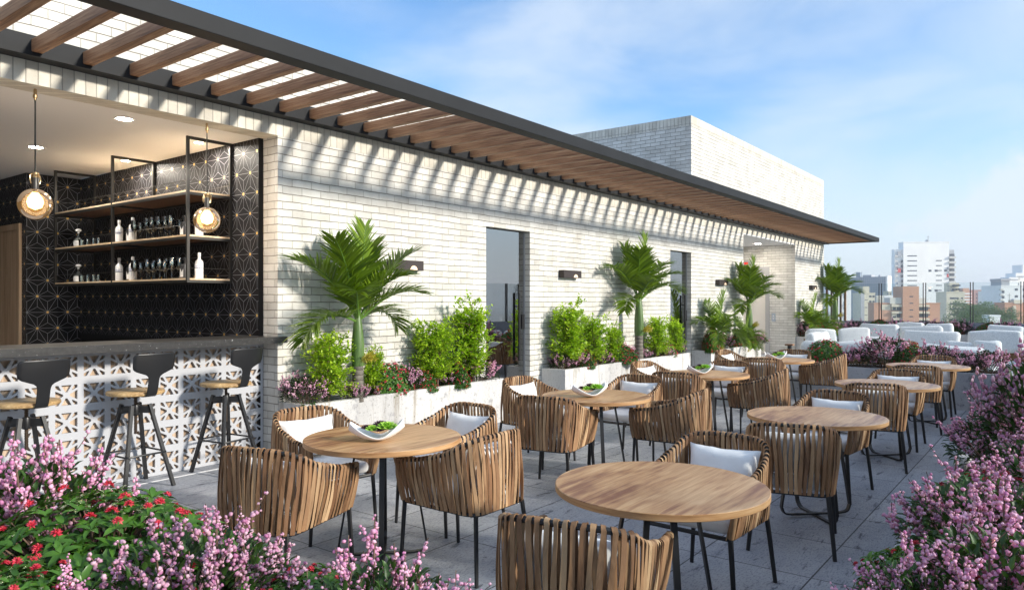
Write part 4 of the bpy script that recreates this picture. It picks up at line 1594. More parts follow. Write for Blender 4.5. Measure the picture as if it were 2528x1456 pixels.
def rdir(rn, zmin=-1.0):
    while True:
        v = Vector((rn.gauss(0, 1), rn.gauss(0, 1), rn.gauss(0, 1)))
        if v.length > 1e-3:
            v.normalize()
            if v.z >= zmin:
                return v

def pink_shrub(name, seed, rx=0.30, h=0.50, stems=34, per=34, fr=0.0088, leaves=520, fine=True, leaflen=0.045, side=2):
    """Dark leafy base; upright twigs thick with pink buds."""
    rn = random.Random(seed)
    t = empty(name)
    fl, tw, lf = MB(), MB(), MB()
    for k in range(stems):
        a = 6.283 * (k * 0.618) % 6.283 + rn.uniform(-0.3, 0.3)
        q = math.sqrt((k + 0.5) / stems)
        top = Vector((math.cos(a) * rx * q * 1.25, math.sin(a) * rx * q * 1.25, h * (1.0 - 0.5 * q * q) * rn.uniform(0.72, 1.18)))
        base = Vector((math.cos(a) * rx * 0.25 * q, math.sin(a) * rx * 0.25 * q, 0))
        mid = base.lerp(top, 0.55) + Vector((math.cos(a), math.sin(a), 0)) * rx * 0.10 + Vector((rn.uniform(-.02, .02), rn.uniform(-.02, .02), 0.02))
        c = cr([base, mid, top], 6)
        tw.tube(c[::2], [0.0035] * (len(c[::2]) - 1) + [0.0012], 4)
        branches = [(c[5:], 1.0)]
        for b in range(side):
            i0 = rn.randint(5, 9)
            d = (c[-1] - c[i0]).normalized() + rdir(rn, -0.1) * 1.1
            d.normalize()
            ln = rn.uniform(0.07, 0.15) * h / 0.5
            bp = [c[i0], c[i0] + d * ln * 0.5 + Vector((0, 0, 0.006)), c[i0] + d * ln + Vector((0, 0, 0.02))]
            bp = cr(bp, 3)
            tw.tube(bp[::2], 0.0015, 3)
            branches.append((bp, 0.5))
        for bp, wgt in branches:
            cnt = max(3, int(per * wgt * 0.42))
            for i in range(cnt):
                if rn.random() < 0.10:
                    continue
                u = ((i + rn.random() * 0.8) / cnt) ** 0.85
                x = u * (len(bp) - 1)
                j = min(int(x), len(bp) - 2)
                c0 = bp[j].lerp(bp[j + 1], x - j)
                n_ = rn.choice((2, 3, 3, 4)) if u < 0.9 else 2
                off = rdir(rn)
                for q in range(n_):
                    dq = (off * 0.6 + rdir(rn)).normalized()
                    p = c0 + dq * fr * rn.uniform(0.9, 2.0) * (1.0 if u < 0.9 else 0.6)
                    floret(fl, p, fr * rn.uniform(0.6, 1.15) * (0.75 if u > 0.93 else 1.0), rn)
    for k in range(leaves):
        d = rdir(rn, -0.25)
        q = rn.uniform(0.45, 1.0) ** 0.5
        p = Vector((d.x * rx * 1.0 * q, d.y * rx * 1.0 * q, h * 0.30 + d.z * h * 0.50 * q))
        if p.z < 0.0:
            p.z = rn.uniform(0, 0.08)
        dd = (d + rdir(rn) * 0.7 + Vector((0, 0, 0.35))).normalized()
        leaf(lf, p, dd, Vector((0, 0, 1)), leaflen * rn.uniform(0.7, 1.2), leaflen * 0.42, mi=0, fine=fine)
    for k in range(16):
        a = rn.uniform(0, 6.283)
        p = Vector((math.cos(a) * rx * 0.2, math.sin(a) * rx * 0.2, 0))
        d = rdir(rn, 0.1)
        tw.tube([p, p + d * rx * 0.5 + Vector((0, 0, 0.03)), p + Vector((d.x * rx, d.y * rx, h * 0.45 * rn.random()))], [0.004, 0.0025, 0.001], 4)
    fl.build('blossom', MT['pink'], t, angle=80)
    tw.build('twigs', MT['twig'], t)
    lf.build('foliage', MT['leaf_dark'] if fine else MT['leaf_heath'], t, angle=80)
    return Proto(t)

def star_cluster(mb, c, nrm, r, rn, mi=0):
    for k in range(9):
        d = (nrm + rdir(rn) * 0.85).normalized()
        b = c + d * r * 0.35
        o = d.orthogonal().normalized()
        for j in range(5):
            q = Matrix.Rotation(j * 1.2566 + k, 3, d)
            pd = (q @ o * 0.85 + d * 0.55).normalized()
            leaf(mb, b, pd, d, r * 0.62, r * 0.24, 0.15, 0.1, mi, fine=False)

def red_shrub(name, seed, rx=0.36, h=0.40, ros=230, L=0.062, clusters=0.26, cr_=0.030, fine=True, fill=300):
    """A dense dome of glossy leaves in whorls, dotted with red star flowers."""
    rn = random.Random(seed)
    t = empty(name)
    fl, lf, tw = MB(), MB(), MB()
    for k in range(ros):
        z = 1 - (k + 0.5) / ros * 1.12
        a = k * 2.39996
        s = math.sqrt(max(0, 1 - z * z))
        n = Vector((s * math.cos(a), s * math.sin(a), max(z, -0.12)))
        rad = 1 + 0.14 * noise.noise(n * 2.1 + Vector((seed, 0, 0))) + rn.uniform(-0.10, 0.05)
        p = Vector((n.x * rx * rad, n.y * rx * rad, max(0.02, n.z * h * rad)))
        nn = (n + Vector((0, 0, 0.45)) + rdir(rn) * 0.35).normalized()
        o = nn.orthogonal().normalized()
        num = 6 if fine else 5
        a0 = rn.uniform(0, 6)
        for j in range(num):
            q = Matrix.Rotation(a0 + j * 6.283 / num + rn.uniform(-0.2, 0.2), 3, nn)
            el = rn.uniform(0.15, 0.75)
            d = (q @ o * math.cos(el) + nn * math.sin(el)).normalized()
            leaf(lf, p, d, nn, L * rn.uniform(0.7, 1.15), L * 0.42, 0.2, 0.22, 0, fine)
        if fine:
            tw.tube([p * 0.35, p], [0.003, 0.002], 3)
        if rn.random() < clusters and z > -0.05:
            star_cluster(fl, p + nn * L * 0.55, nn, cr_ * rn.uniform(0.8, 1.15), rn)
    for k in range(fill):
        d = rdir(rn, 0)
        q = rn.uniform(0.3, 0.82)
        p = Vector((d.x * rx * q, d.y * rx * q, d.z * h * q + 0.01))
        leaf(lf, p, (d + rdir(rn) * 0.8).normalized(), Vector((0, 0, 1)), L, L * 0.45, fine=False)
    fl.build('red_flowers', MT['red'], t, angle=80)
    if fine:
        tw.build('twigs', MT['twig'], t)
    lf.build('foliage', MT['leaf_red'], t, angle=80)
    return Proto(t)

def lime_shrub(name, seed, h=0.62, w=0.22, leaves=2600):
    """An airy upright shrub: forked stems, small lime leaves in tiers."""
    rn = random.Random(seed)
    t = empty(name)
    tw, lf = MB(), MB()
    tips = []
    for k in range(9):
        a = k * 2.4 + rn.uniform(-0.4, 0.4)
        top = Vector((math.cos(a) * w * rn.uniform(0.1, 0.7), math.sin(a) * w * 0.7 * rn.uniform(0.1, 0.7), h * rn.uniform(0.72, 1.0)))
        c = cr([Vector((math.cos(a) * 0.02, math.sin(a) * 0.02, 0)), top * 0.5 + Vector((rn.uniform(-.03, .03), rn.uniform(-.03, .03), 0)), top], 5)
        tw.tube(c, [0.006 - 0.0045 * i / (len(c) - 1) for i in range(len(c))], 5)
        for i in range(2, len(c)):
            for b in range(4):
                d = rdir(rn, -0.15)
                d.z *= 0.5
                d.normalize()
                ln = w * rn.uniform(0.35, 0.95) * (1.15 - 0.5 * i / len(c))
                e = c[i] + d * ln + Vector((0, 0, rn.uniform(-0.01, 0.05)))
                tw.tube([c[i], c[i].lerp(e, 0.5) + Vector((0, 0, 0.01)), e], [0.002, 0.0015, 0.0008], 3)
                tips.append((c[i], e))
    per = leaves // len(tips)
    for a, e in tips:
        if rn.random() < 0.10:
            continue
        for k in range(per):
            u = rn.uniform(0.25, 1.08)
            p = a.lerp(e, u) + rdir(rn) * rn.uniform(0, 0.035)
            if p.z < 0.01:
                continue
            d = (rdir(rn, -0.4) + (e - a).normalized() * 0.5).normalized()
            leaf(lf, p, d, Vector((0, 0, 1)), rn.uniform(0.026, 0.044), rn.uniform(0.019, 0.030), 0.15, 0.1, 0, fine=False)
    tw.build('stems', MT['twig'], t)
    lf.build('foliage', MT['leaf_lime'], t, angle=80)
    return Proto(t)

def frond(mb_l, mb_r, base, az, el, L, droop, rn, nl=34, lw=0.030, ymax=None, twist=0.0, ll=0.42, sag=0.35):
    """One feather frond: an arching rib with two rows of folded leaflets."""
    pts = []
    d = Vector((math.cos(az) * math.cos(el), math.sin(az) * math.cos(el), math.sin(el)))
    p = Vector(base)
    st = L / 14
    for i in range(15):
        pts.append(p.copy())
        d = (d + Vector((0, 0, -droop * (0.25 + 1.6 * i / 14) / 7))).normalized()
        p = p + d * st
    if ymax is not None:
        for q in pts:
            if q.y > ymax:
                q.y = ymax - 0.02 * rn.random()
    mb_r.tube(pts, [0.014 - 0.0125 * i / 14 for i in range(15)], 6)
    side0 = Vector((-math.sin(az), math.cos(az), 0))
    for k in range(nl):
        u = 0.16 + 0.84 * (k + 0.5) / nl
        x = u * 14
        j = min(int(x), 13)
        c = pts[j].lerp(pts[j + 1], x - j)
        t = (pts[j + 1] - pts[j]).normalized()
        sd = t.cross(Vector((0, 0, 1)))
        sd = sd.normalized() if sd.length > 0.15 else side0.copy()
        sd = Matrix.Rotation(twist, 3, t) @ sd
        nup = sd.cross(t).normalized()
        if nup.z < 0:
            nup = -nup
        prof = math.sin(math.pi * min(1, 0.12 + 0.88 * u) ** 0.85) ** 0.6
        lnn = ll * (0.38 + 0.62 * prof) * rn.uniform(0.78, 1.12)
        fwd = 0.55 + 0.9 * u ** 2
        for s in (1, -1):
            d0 = (sd * s + t * fwd + nup * rn.uniform(0.15, 0.5) + rdir(rn) * 0.12).normalized()
            ps, dd, q = [], d0.copy(), c.copy()
            for i in range(5):
                ps.append(q.copy())
                q = q + dd * lnn / 4
                dd = (dd + Vector((0, 0, -sag * 0.42 * (0.3 + i / 3)))).normalized()
            vs = []
            for i, q in enumerate(ps):
                a = ps[min(i + 1, 4)] - ps[max(i - 1, 0)]
                w_ = a.cross(nup)
                w_ = w_.normalized() if w_.length > 1e-5 else sd
                ww = lw * (0.35, 1.0, 0.95, 0.62, 0.04)[i] * 0.5
                if ymax is not None and q.y > ymax:
                    q.y = ymax
                vs += [q + w_ * ww + nup * ww * 0.35, q, q - w_ * ww + nup * ww * 0.35]
            if ymax is not None:
                for v in vs:
                    if v.y > ymax + 0.015:
                        v.y = ymax + 0.015
            mb_l.add(vs, [f for i in range(4) for f in ((i * 3, i * 3 + 1, i * 3 + 4, i * 3 + 3), (i * 3 + 1, i * 3 + 2, i * 3 + 5, i * 3 + 4))])

def palm(name, seed, trunk_h, shaft_h, r, fr, ymax, ll=0.40, lw=0.032, stalk=True, nl=36):
    rn = random.Random(seed)
    t = empty(name)
    if trunk_h > 0.02:
        m = MB()
        m.lathe([(r * 1.12, 0), (r * 1.02, trunk_h * 0.2), (r * 0.95, trunk_h * 0.7), (r * 0.98, trunk_h)], 20)
        m.build('trunk', MT['trunk'], t)
    m = MB()
    z0 = trunk_h
    m.lathe([(r * 1.02, z0), (r * 1.12, z0 + shaft_h * 0.12), (r * 1.10, z0 + shaft_h * 0.4), (r * 0.8, z0 + shaft_h * 0.75), (r * 0.42, z0 + shaft_h), (r * 0.12, z0 + shaft_h * 1.12)], 20)
    m.build('green_stem', MT['stem_green'], t)
    zt = z0 + shaft_h
    for (az, el, L, dr, dz, sg) in fr:
        a, b = MB(), MB()
        frond(a, b, (math.cos(R(az)) * r * 0.35, math.sin(R(az)) * r * 0.35, zt - 0.05 + dz), R(az), R(el), L, dr, rn, nl=int(nl * (0.75 + 0.25 * L)), ymax=ymax, ll=ll, lw=lw, sag=sg)
        o = a.build('frond', MT['leaf_palm'], t, angle=80)
        b.build('frond_rib', MT['rachis'], o)
    if stalk:
        m = MB()
        for k in range(46):
            a = rn.gauss(-0.9, 0.5)
            d = Vector((math.cos(a), math.sin(a), rn.uniform(-0.05, 1.0))).normalized()
            p = Vector((math.cos(a) * r, math.sin(a) * r, z0 + shaft_h * 0.10))
            Ls = rn.uniform(0.10, 0.19) * (r / 0.075) ** 0.5
            e = p + d * Ls
            m.tube([p, p.lerp(e, .5) + Vector((0, 0, .015)), e], 0.0022, 3)
            for i in range(9):
                leaf(m, p.lerp(e, rn.uniform(0.3, 1)), rdir(rn), Vector((0, 0, 1)), 0.032, 0.006, 0, 0.1, 0, False)
        m.build('yellow_flower_stalk', MT['yellow'], t)
    return Proto(t)

BIG = [(176, 56, 1.0, 0.55, 0.0, 0.35), (205, 68, 0.95, 0.45, 0.0, 0.28), (-80, 86, 0.95, 0.25, 0.02, 0.22), (-12, 60, 0.98, 0.42, 0.0, 0.15), (-34, 46, 0.78, 0.6, -0.02, 0.35),
       (186, 22, 0.84, 0.85, -0.04, 0.55), (-4, 32, 0.60, 1.0, -0.02, 0.50), (228, 46, 0.72, 0.6, 0.0, 0.4), (-58, 60, 0.72, 0.6, 0.0, 0.4), (150, 76, 0.85, 0.35, 0.0, 0.3), (20, 76, 0.85, 0.35, 0.0, 0.3)]
PPALM = palm('palm', 7, 0.38, 0.56, 0.062, BIG, 0.31, ll=0.38, lw=0.025, nl=50)
BIG2 = [(174, 54, 0.95, 0.65, 0.0, 0.35), (208, 66, 0.9, 0.45, 0.0, 0.28), (-85, 85, 0.95, 0.25, 0.02, 0.22), (-8, 55, 1.0, 0.55, 0.0, 0.18), (-26, 40, 0.85, 0.7, -0.02, 0.4),
        (190, 22, 0.74, 0.8, -0.04, 0.55), (-48, 56, 0.75, 0.6, -0.02, 0.45), (234, 48, 0.7, 0.6, 0.0, 0.45), (20, 72, 0.85, 0.4, 0.0, 0.3), (160, 76, 0.85, 0.35, 0, 0.3)]
PPALM2 = palm('palm', 21, 0.40, 0.62, 0.066, BIG2, 0.24, ll=0.35, lw=0.024, nl=48)
SML = [(170, 50, 0.95, 0.8, 0, 0.4), (205, 30, 0.9, 1.0, 0, 0.5), (-88, 82, 0.95, 0.3, 0, 0.3), (-8, 50, 1.0, 0.7, 0, 0.3), (-30, 22, 0.9, 1.0, 0, 0.5), (240, 50, 0.8, 0.7, 0, 0.5), (-60, 40, 0.8, 0.9, 0, 0.5), (60, 72, 0.8, 0.4, 0, 0.3)]
PSMALL = palm('palm', 33, 0.0, 0.42, 0.050, SML, 0.30, ll=0.34, lw=0.027, nl=42)

PINK_N = pink_shrub('pink_heath_shrub', 3, 0.31, 0.47, 33, 30, 0.0082, 900, side=3)
PINK_N2 = pink_shrub('pink_heath_shrub', 8, 0.28, 0.50, 30, 30, 0.0082, 850, side=3)
PINK_F = pink_shrub('pink_heath_shrub', 15, 0.29, 0.45, 22, 20, 0.0105, 900, fine=False, leaflen=0.045, side=3)
PINK_F2 = pink_shrub('pink_heath_shrub', 16, 0.34, 0.40, 24, 20, 0.0105, 950, fine=False, leaflen=0.045, side=3)
RED_N = red_shrub('red_flowering_shrub', 5, 0.40, 0.34, 560, 0.046, 0.20, 0.023, fill=700)
RED_N2 = red_shrub('red_flowering_shrub', 6, 0.32, 0.28, 400, 0.044, 0.20, 0.022, fill=500)
RED_F = red_shrub('red_flowering_shrub', 9, 0.40, 0.42, 620, 0.050, 0.24, 0.030, fine=False, fill=900)
LIME = lime_shrub('lime_leaved_shrub', 2, 0.62, 0.27, 5200)
LIME2 = lime_shrub('lime_leaved_shrub', 4, 0.66, 0.23, 4800)

GP, GR, GL, GG = 'pink heath shrubs', 'red flowering shrubs', 'lime leaved shrubs', 'palms along the brick wall'
Z1, Z2 = 0.53, 0.505
PPALM.put((5.178, 6.02, Z1), 0, 'largest palm, nearest the bar, with a yellow flower stalk', scale=1.0, group=GG, cat='palm')
PPALM2.put((11.70, 6.08, Z1), 0, 'tall palm in the planter between the two glass doors', scale=1.14, group=GG, cat='palm')
PPALM2.put((17.35, 6.08, Z2 - 0.02), R(-6), 'taller palm in front of the lift recess', scale=(1.10, 1.10, 1.10), group=GG, cat='palm')
PPALM2.put((25.35, 6.05, 0.52), R(-10), 'tall palm at the far corner of the building, against the city', scale=1.24, group=GG, cat='palm')
PSMALL.put((15.3, 6.08, Z2), 0, 'short palm above the red dome shrub, left of the recess', scale=0.98, group=GG, cat='palm')
PSMALL.put((16.9, 6.03, Z2 - 0.12), 0.2, 'low bushy palm at the foot of the taller one by the recess', scale=0.72, group=GG, cat='palm')
PSMALL.put((22.55, 6.08, Z2), 0, 'short palm beside the far wall lamp', scale=0.98, group=GG, cat='palm')
PSMALL.put((23.8, 6.03, Z2 - 0.08), 0.3, 'low palm spreading over the far planter rim', scale=0.80, group=GG, cat='palm')

def lime(P, x, y, s, rz, lb, z=Z1):
    P.put((x, y, z), rz, lb, scale=s, group=GL, cat='shrub')
lime(LIME, 4.86, 6.13, 1.08, 0.0, 'tall lime shrub left of the nearest palm')
lime(LIME2, 5.52, 6.16, 0.80, 1.0, 'low lime shrub just right of the nearest palm trunk')
lime(LIME, 6.50, 6.12, 1.22, 2.2, 'lime shrub in the middle of the right half of the nearest planter')
lime(LIME2, 7.14, 6.12, 1.55, 0.4, 'tallest lime shrub, beside the nearer glass door')
lime(LIME2, 9.45, 6.12, 1.52, 2.0, 'tall lime shrub at the left end of the second wall planter')
lime(LIME, 10.15, 6.12, 1.22, 1.0, 'lime shrub second from the left in the second wall planter')
lime(LIME2, 10.85, 6.12, 0.98, 3.0, 'lime shrub just left of the second palm trunk')
lime(LIME, 12.45, 6.12, 1.12, 0.2, 'lime shrub just right of the second palm trunk')
lime(LIME2, 13.25, 6.12, 1.05, 4.0, 'lime shrub at the right end of the second wall planter')

def pk(P, x, y, s, rz, lb, z=Z1):
    P.put((x, y, z), rz, lb, scale=s, group=GP, cat='shrub')
def rd(P, x, y, s, rz, lb, z=Z1):
    P.put((x, y, z), rz, lb, scale=s, group=GR, cat='shrub')
pk(PINK_F, 4.62, 6.17, 0.82, 0.4, 'pink shrub at the left end of the nearest wall planter, by the pillar')
pk(PINK_F2, 5.42, 6.17, 0.42, 1.4, 'small pink shrub at the foot of the nearest palm')
pk(PINK_F, 5.98, 6.17, 0.80, 2.4, 'pink shrub between the red domes in the nearest wall planter')
pk(PINK_F2, 7.33, 6.17, 0.85, 0.9, 'pink shrub at the right end of the nearest wall planter')
rd(RED_F, 5.78, 6.13, (0.76, 0.42, 0.79), 0, 'red flowered dome right of the nearest palm trunk')
rd(RED_F, 6.86, 6.13, (0.69, 0.42, 0.64), 1, 'red flowered dome beneath the tallest lime shrub')
pk(PINK_F, 9.34, 6.17, 0.66, 1.2, 'pink shrub at the left end of the second wall planter')
pk(PINK_F2, 9.75, 6.17, 0.74, 0.1, 'pink shrub second from the left in the second wall planter')
pk(PINK_F, 11.20, 6.17, 0.84, 2.2, 'pink shrub left of the second palm trunk')
pk(PINK_F2, 12.0, 6.17, 0.52, 2.9, 'small pink shrub right of the second palm trunk')
pk(PINK_F, 13.45, 6.17, 0.62, 0.7, 'pink shrub at the right end of the second wall planter')
rd(RED_F, 9.95, 6.13, (0.62, 0.42, 0.64), 0.5, 'red flowered dome between pink shrubs at the left of the second planter')
rd(RED_F, 10.95, 6.13, (0.95, 0.42, 0.77), 2, 'wide red flowered dome left of the second palm')
rd(RED_F, 12.9, 6.13, (0.67, 0.42, 0.59), 3, 'red flowered dome between the two right lime shrubs')
rd(RED_F, 15.12, 6.13, (1.18, 0.42, 1.15), 0.3, 'large red flowered dome at the left end of the third wall planter', Z2)
pk(PINK_F, 15.75, 6.17, 0.95, 0.6, 'pink shrub right of the large red dome by the recess', Z2)
rd(RED_F, 17.0, 6.13, (0.84, 0.42, 0.79), 2.3, 'small red flowered dome below the taller palm by the recess', Z2)
pk(PINK_F2, 17.5, 6.05, 0.95, 1.6, 'pink shrub at the right end of the third wall planter', Z2)
rd(RED_F, 22.72, 6.13, (1.46, 0.42, 1.18), 1.3, 'large red flowered dome at the left end of the far wall planter', Z2)
pk(PINK_F, 22.55, 6.17, 1.1, 0.2, 'pink shrub behind the far red dome', Z2)
pk(PINK_F2, 23.3, 6.04, 0.85, 2.0, 'pink shrub right of the far red dome', Z2)
rd(RED_F, 24.6, 6.13, (1.01, 0.42, 0.77), 2.0, 'red flowered dome near the far corner palm', Z2)
pk(PINK_F, 25.2, 5.98, 1.05, 2.6, 'pink shrub below the far corner palm', Z2)

pk(PINK_F, 5.15, 6.05, 0.50, 2.1, 'small pink shrub left of the nearest palm trunk', Z1)
rd(RED_F, 6.25, 6.12, (0.48, 0.38, 0.52), 1.8, 'small red dome left of the middle lime shrub in the nearest planter')
pk(PINK_F2, 6.75, 6.10, 0.50, 1.1, 'low pink shrub before the right lime shrubs of the nearest planter', Z1)
pk(PINK_F, 10.45, 6.10, 0.60, 0.5, 'pink shrub in the middle of the left half of the second wall planter', Z1)
pk(PINK_F2, 12.7, 6.08, 0.52, 1.9, 'pink shrub before the right lime shrubs of the second wall planter', Z1)

# crossing planter
zc = 0.505
rd(RED_F, 12.85, 3.22, (0.80, 0.80, 1.0), 0, 'red flowered dome at the left end of the crossing planter', zc)
pk(PINK_F2, 12.85, 2.68, 0.90, 0.4, 'pink shrub right of the left red dome on the crossing planter', zc)
pk(PINK_F, 12.85, 2.30, 1.38, 1.4, 'tall pink shrub in the middle of the crossing planter', zc)
rd(RED_F, 12.83, 1.96, (0.72, 0.72, 0.95), 1.0, 'red flowered dome right of the tall pink shrub on the crossing planter', zc)
pk(PINK_F, 12.90, 1.62, 1.10, 2.2, 'pink shrub fourth from the right on the crossing planter', zc)
pk(PINK_F2, 12.85, 1.28, 0.92, 0.9, 'low pink shrub third from the right on the crossing planter', zc)
pk(PINK_F, 12.85, 0.95, 0.98, 3.2, 'pink shrub near the right end of the crossing planter', zc)

# far planter before the railing
zf = 0.56
for k, (y, kd, s, lb) in enumerate(((5.45, 'p', 1.05, 'pink shrub right of the far corner palm, before the railing'), (4.80, 'r', 1.0, 'red dome at the left of the far railing planter'),
        (4.25, 'p', 1.15, 'pink shrub before the left pair of railing posts'), (3.75, 'p', 0.95, 'low pink shrub left of the middle of the railing planter'), (3.30, 'p', 1.12, 'pink shrub in the middle of the far railing planter'),
        (2.85, 'r', 0.9, 'red dome before the middle pair of railing posts'), (2.55, 'p', 1.15, 'pink shrub right of the middle railing posts'), (1.85, 'r', 0.9, 'red dome at the right of the far railing planter'),
        (1.40, 'p', 1.15, 'pink shrub at the right end of the far railing planter'))):
    if kd == 'p':
        pk(PINK_F, 25.62, y, s, k * 1.1, lb, zf)
    else:
        rd(RED_F, 25.62, y, s, k, lb, zf)

# right edge planter
zr = 0.49
RR = [
 ('p', 2.66, 0.16, 1.00, 'pink shrub in the bottom right corner, over the red one'),
 ('R', 2.92, 0.36, 0.84, 'red flowering shrub under the pink ones at the bottom right'),
 ('p', 2.48, 0.34, 0.74, 'leftmost pink shrub at the bottom right, nearest the floor'),
 ('R', 2.60, -0.02, 0.8, 'red flowering shrub cut off by the bottom right corner'),
 ('p', 3.10, -0.06, 0.92, 'pink shrub cut off by the bottom of the right edge'),
 ('p', 3.40, 0.24, 1.05, 'pink shrub second from the camera along the right edge'),
 ('R', 3.95, 0.26, 1.05, 'red flowering shrub second from the camera along the right edge'),
 ('p', 4.15, -0.05, 1.10, 'pink shrub behind the second red one on the right edge'),
 ('p', 4.62, 0.08, 1.00, 'pink shrub leaning over the planter rim beside the second bare table'),
 ('p', 5.55, 0.30, 1.08, 'pink shrub over the rim, left of the tall one on the right edge'),
 ('R', 5.05, 0.10, 0.85, 'red flowering shrub third from the camera along the right edge'),
 ('p', 5.25, 0.02, (1.4, 1.3, 2.05), 'tall pink shrub reaching the sofas at the right edge'),
 ('p', 6.30, 0.30, 0.95, 'pink shrub on the right edge between the two tall ones'),
 ('p', 6.45, -0.02, (1.2, 1.2, 1.9), 'pink shrub right of the third bare table'),
 ('p', 7.30, 0.15, 1.0, 'pink shrub on the right edge beside the third bare table'),
 ('r', 8.10, 0.0, 0.8, 'red flowering shrub beside the third bare table'),
 ('p', 8.90, -0.05, 1.0, 'pink shrub before the farthest bare table along the right edge'),
 ('p', 10.0, 0.0, 1.0, 'pink shrub beside the farthest bare table'),
 ('p', 11.1, 0.05, 1.1, 'pink shrub next to the crossing planter corner'),
 ('p', 12.1, 0.10, 1.1, 'pink shrub at the corner where the planters meet'),
]
for k, (kd, x, y, s, lb) in enumerate(RR):
    P = (PINK_N if k % 2 else PINK_N2) if (kd == 'p' and x < 6) else PINK_F if kd == 'p' else (RED_N2 if kd == 'R' else RED_F)
    P.put((x, y, zr), k * 1.7, lb + '' , scale=s, group=GP if kd == 'p' else GR, cat='shrub')

# left foreground planter
FL = [
 ('p', 1.08, 3.14, (1.12, 1.12, 1.28), 0.0, 'pink shrub at the left edge before the cut-off bar stool'),
 ('p', 0.85, 3.55, (1.15, 1.15, 1.36), 1.0, 'pink shrub behind, at the very left edge'),
 ('p', 1.40, 3.05, 0.55, 2.0, 'small pink shrub at the foot of the middle bar stool'),
 ('R', 1.16, 2.70, 1.16, 0.0, 'largest red flowering shrub in the left foreground'),
 ('R', 0.78, 2.45, 0.9, 1.9, 'red flowering shrub in the bottom left corner'),
 ('p', 1.22, 2.16, 0.98, 0.8, 'pink shrub before the woven armchair in the left foreground'),
 ('p', 0.92, 2.28, 0.66, 2.6, 'small pink shrub in the bottom left foreground'),
 ('r', 1.46, 1.94, 0.80, 0.5, 'red flowering shrub between two pink ones at the bottom'),
 ('p', 1.42, 1.55, 0.86, 1.5, 'pink shrub at the bottom, under the nearest bowl table'),
]
for kd, x, y, s, rz, lb in FL:
    P = {'p': PINK_N if not isinstance(s, float) or s > 0.9 else PINK_N2, 'R': RED_N, 'r': RED_N2}[kd]
    P.put((x, y, 0.49), rz, lb, scale=s, group=GR if kd in 'Rr' else GP, cat='shrub')

# ivy trailing over planter rims
def ivy(pts, n, label, seed):
    rn = random.Random(seed)
    t = empty('trailing_ivy', pts[0], 0, label, 'ivy')
    tw, lf = MB(), MB()
    o = Vector(pts[0])
    for k in range(n):
        x0 = Vector((rn.uniform(-0.10, 0.10), 0, 0)) if len(pts) == 1 else Vector((0, 0, 0))
        L = rn.uniform(0.14, 0.42)
        P = [Vector(x0) + Vector((0, 0.05, 0.01)), Vector(x0) + Vector((0, -0.012, 0.008)), Vector(x0) + Vector((rn.uniform(-.03, .03), -0.02, -L * 0.5)), Vector(x0) + Vector((rn.uniform(-.05, .05), -0.018, -L))]
        c = cr(P, 4)
        tw.tube(c, 0.0014, 3)
        for i in range(int(L * 70)):
            p = c[rn.randint(2, len(c) - 1)] + Vector((rn.uniform(-.015, .015), rn.uniform(-.012, 0), rn.uniform(-.015, .015)))
            leaf(lf, p, Vector((rn.uniform(-1, 1), -0.5, rn.uniform(-1, 0.3))).normalized(), Vector((0, -1, 0)), 0.024, 0.018, fine=False)
    tw.build('stems', MT['twig'], t)
    lf.build('foliage', MT['leaf_dark'], t)
    return t
ivy([(4.50, 5.958, PH)], 7, 'ivy strands hanging from the left end of the nearest wall planter', 1)
ivy([(16.6, 5.958, 0.55)], 6, 'ivy strands hanging from the third wall planter', 2)
ivy([(17.5, 5.958, 0.55)], 7, 'ivy strands hanging by the lift recess from the third wall planter', 3)
ivy([(24.9, 5.958, 0.55)], 8, 'ivy strands hanging from the far wall planter', 4)

# ---------------------------------------------------------------- lounge beyond the crossing planter
def sofa(name, x, y, rz, L, label, cushions=2, back=0.86, depth=0.85, seed=0, cush_h=0.42):
    """Facing local +x; origin on the floor under the middle of the seat."""
    t = empty(name, (x, y, 0), R(rz), label, 'sofa', 'pale lounge sofas')
    m = MB()
    m.box(-depth / 2, -L / 2, 0.10, depth / 2, L / 2, 0.20)
    m.box(-depth / 2 - 0.02, -L / 2, 0.20, -depth / 2 + 0.03, L / 2, back - 0.28)
    m.build('rattan_base', MT['strap'], t, bevel=0.01)
    m = MB()
    for sx in (-1, 1):
        for sy in (-1, 1):
            m.tube([(sx * (depth / 2 - 0.06), sy * (L / 2 - 0.06), 0), (sx * (depth / 2 - 0.06), sy * (L / 2 - 0.06), 0.10)], 0.018, 8)
    m.build('feet', MT['black'], t)
    rounded(-depth / 2 + 0.05, -L / 2 + 0.02, 0.20, depth / 2, L / 2 - 0.02, 0.40, 0.06, 0.006, seed).build('seat_cushion', MT['sofa_fabric'], t, angle=70)
    w = (L - 0.04) / cushions
    for k in range(cushions):
        y0 = -L / 2 + 0.02 + k * w
        cq = rounded(-0.115, -w / 2 + 0.012, -cush_h / 2, 0.115, w / 2 - 0.012, cush_h / 2, 0.085, 0.035, seed + k * 3.3)
        oc = cq.build('back_cushion', MT['sofa_fabric'], t, angle=70)
        oc.location = (-depth / 2 + 0.17, y0 + w / 2, back - cush_h / 2 - 0.03 * ((k + seed) % 2))
        oc.rotation_euler = (R(3.0 * math.sin(seed * 5 + k * 2)), R(-9 - 4 * ((k + seed) % 2)), 0)
    return t
sofa('lounge_sofa', 14.3, 3.35, 0, 1.25, 'pale sofa behind the left red dome of the crossing planter', 1, 0.90, seed=1)
sofa('lounge_sofa', 14.3, 2.38, 0, 0.62, 'narrow pale sofa seat behind the middle of the crossing planter', 1, 0.88, seed=2)
sofa('lounge_sofa', 14.3, 1.52, 0, 0.95, 'pale sofa behind the right half of the crossing planter', 1, 0.89, seed=3)
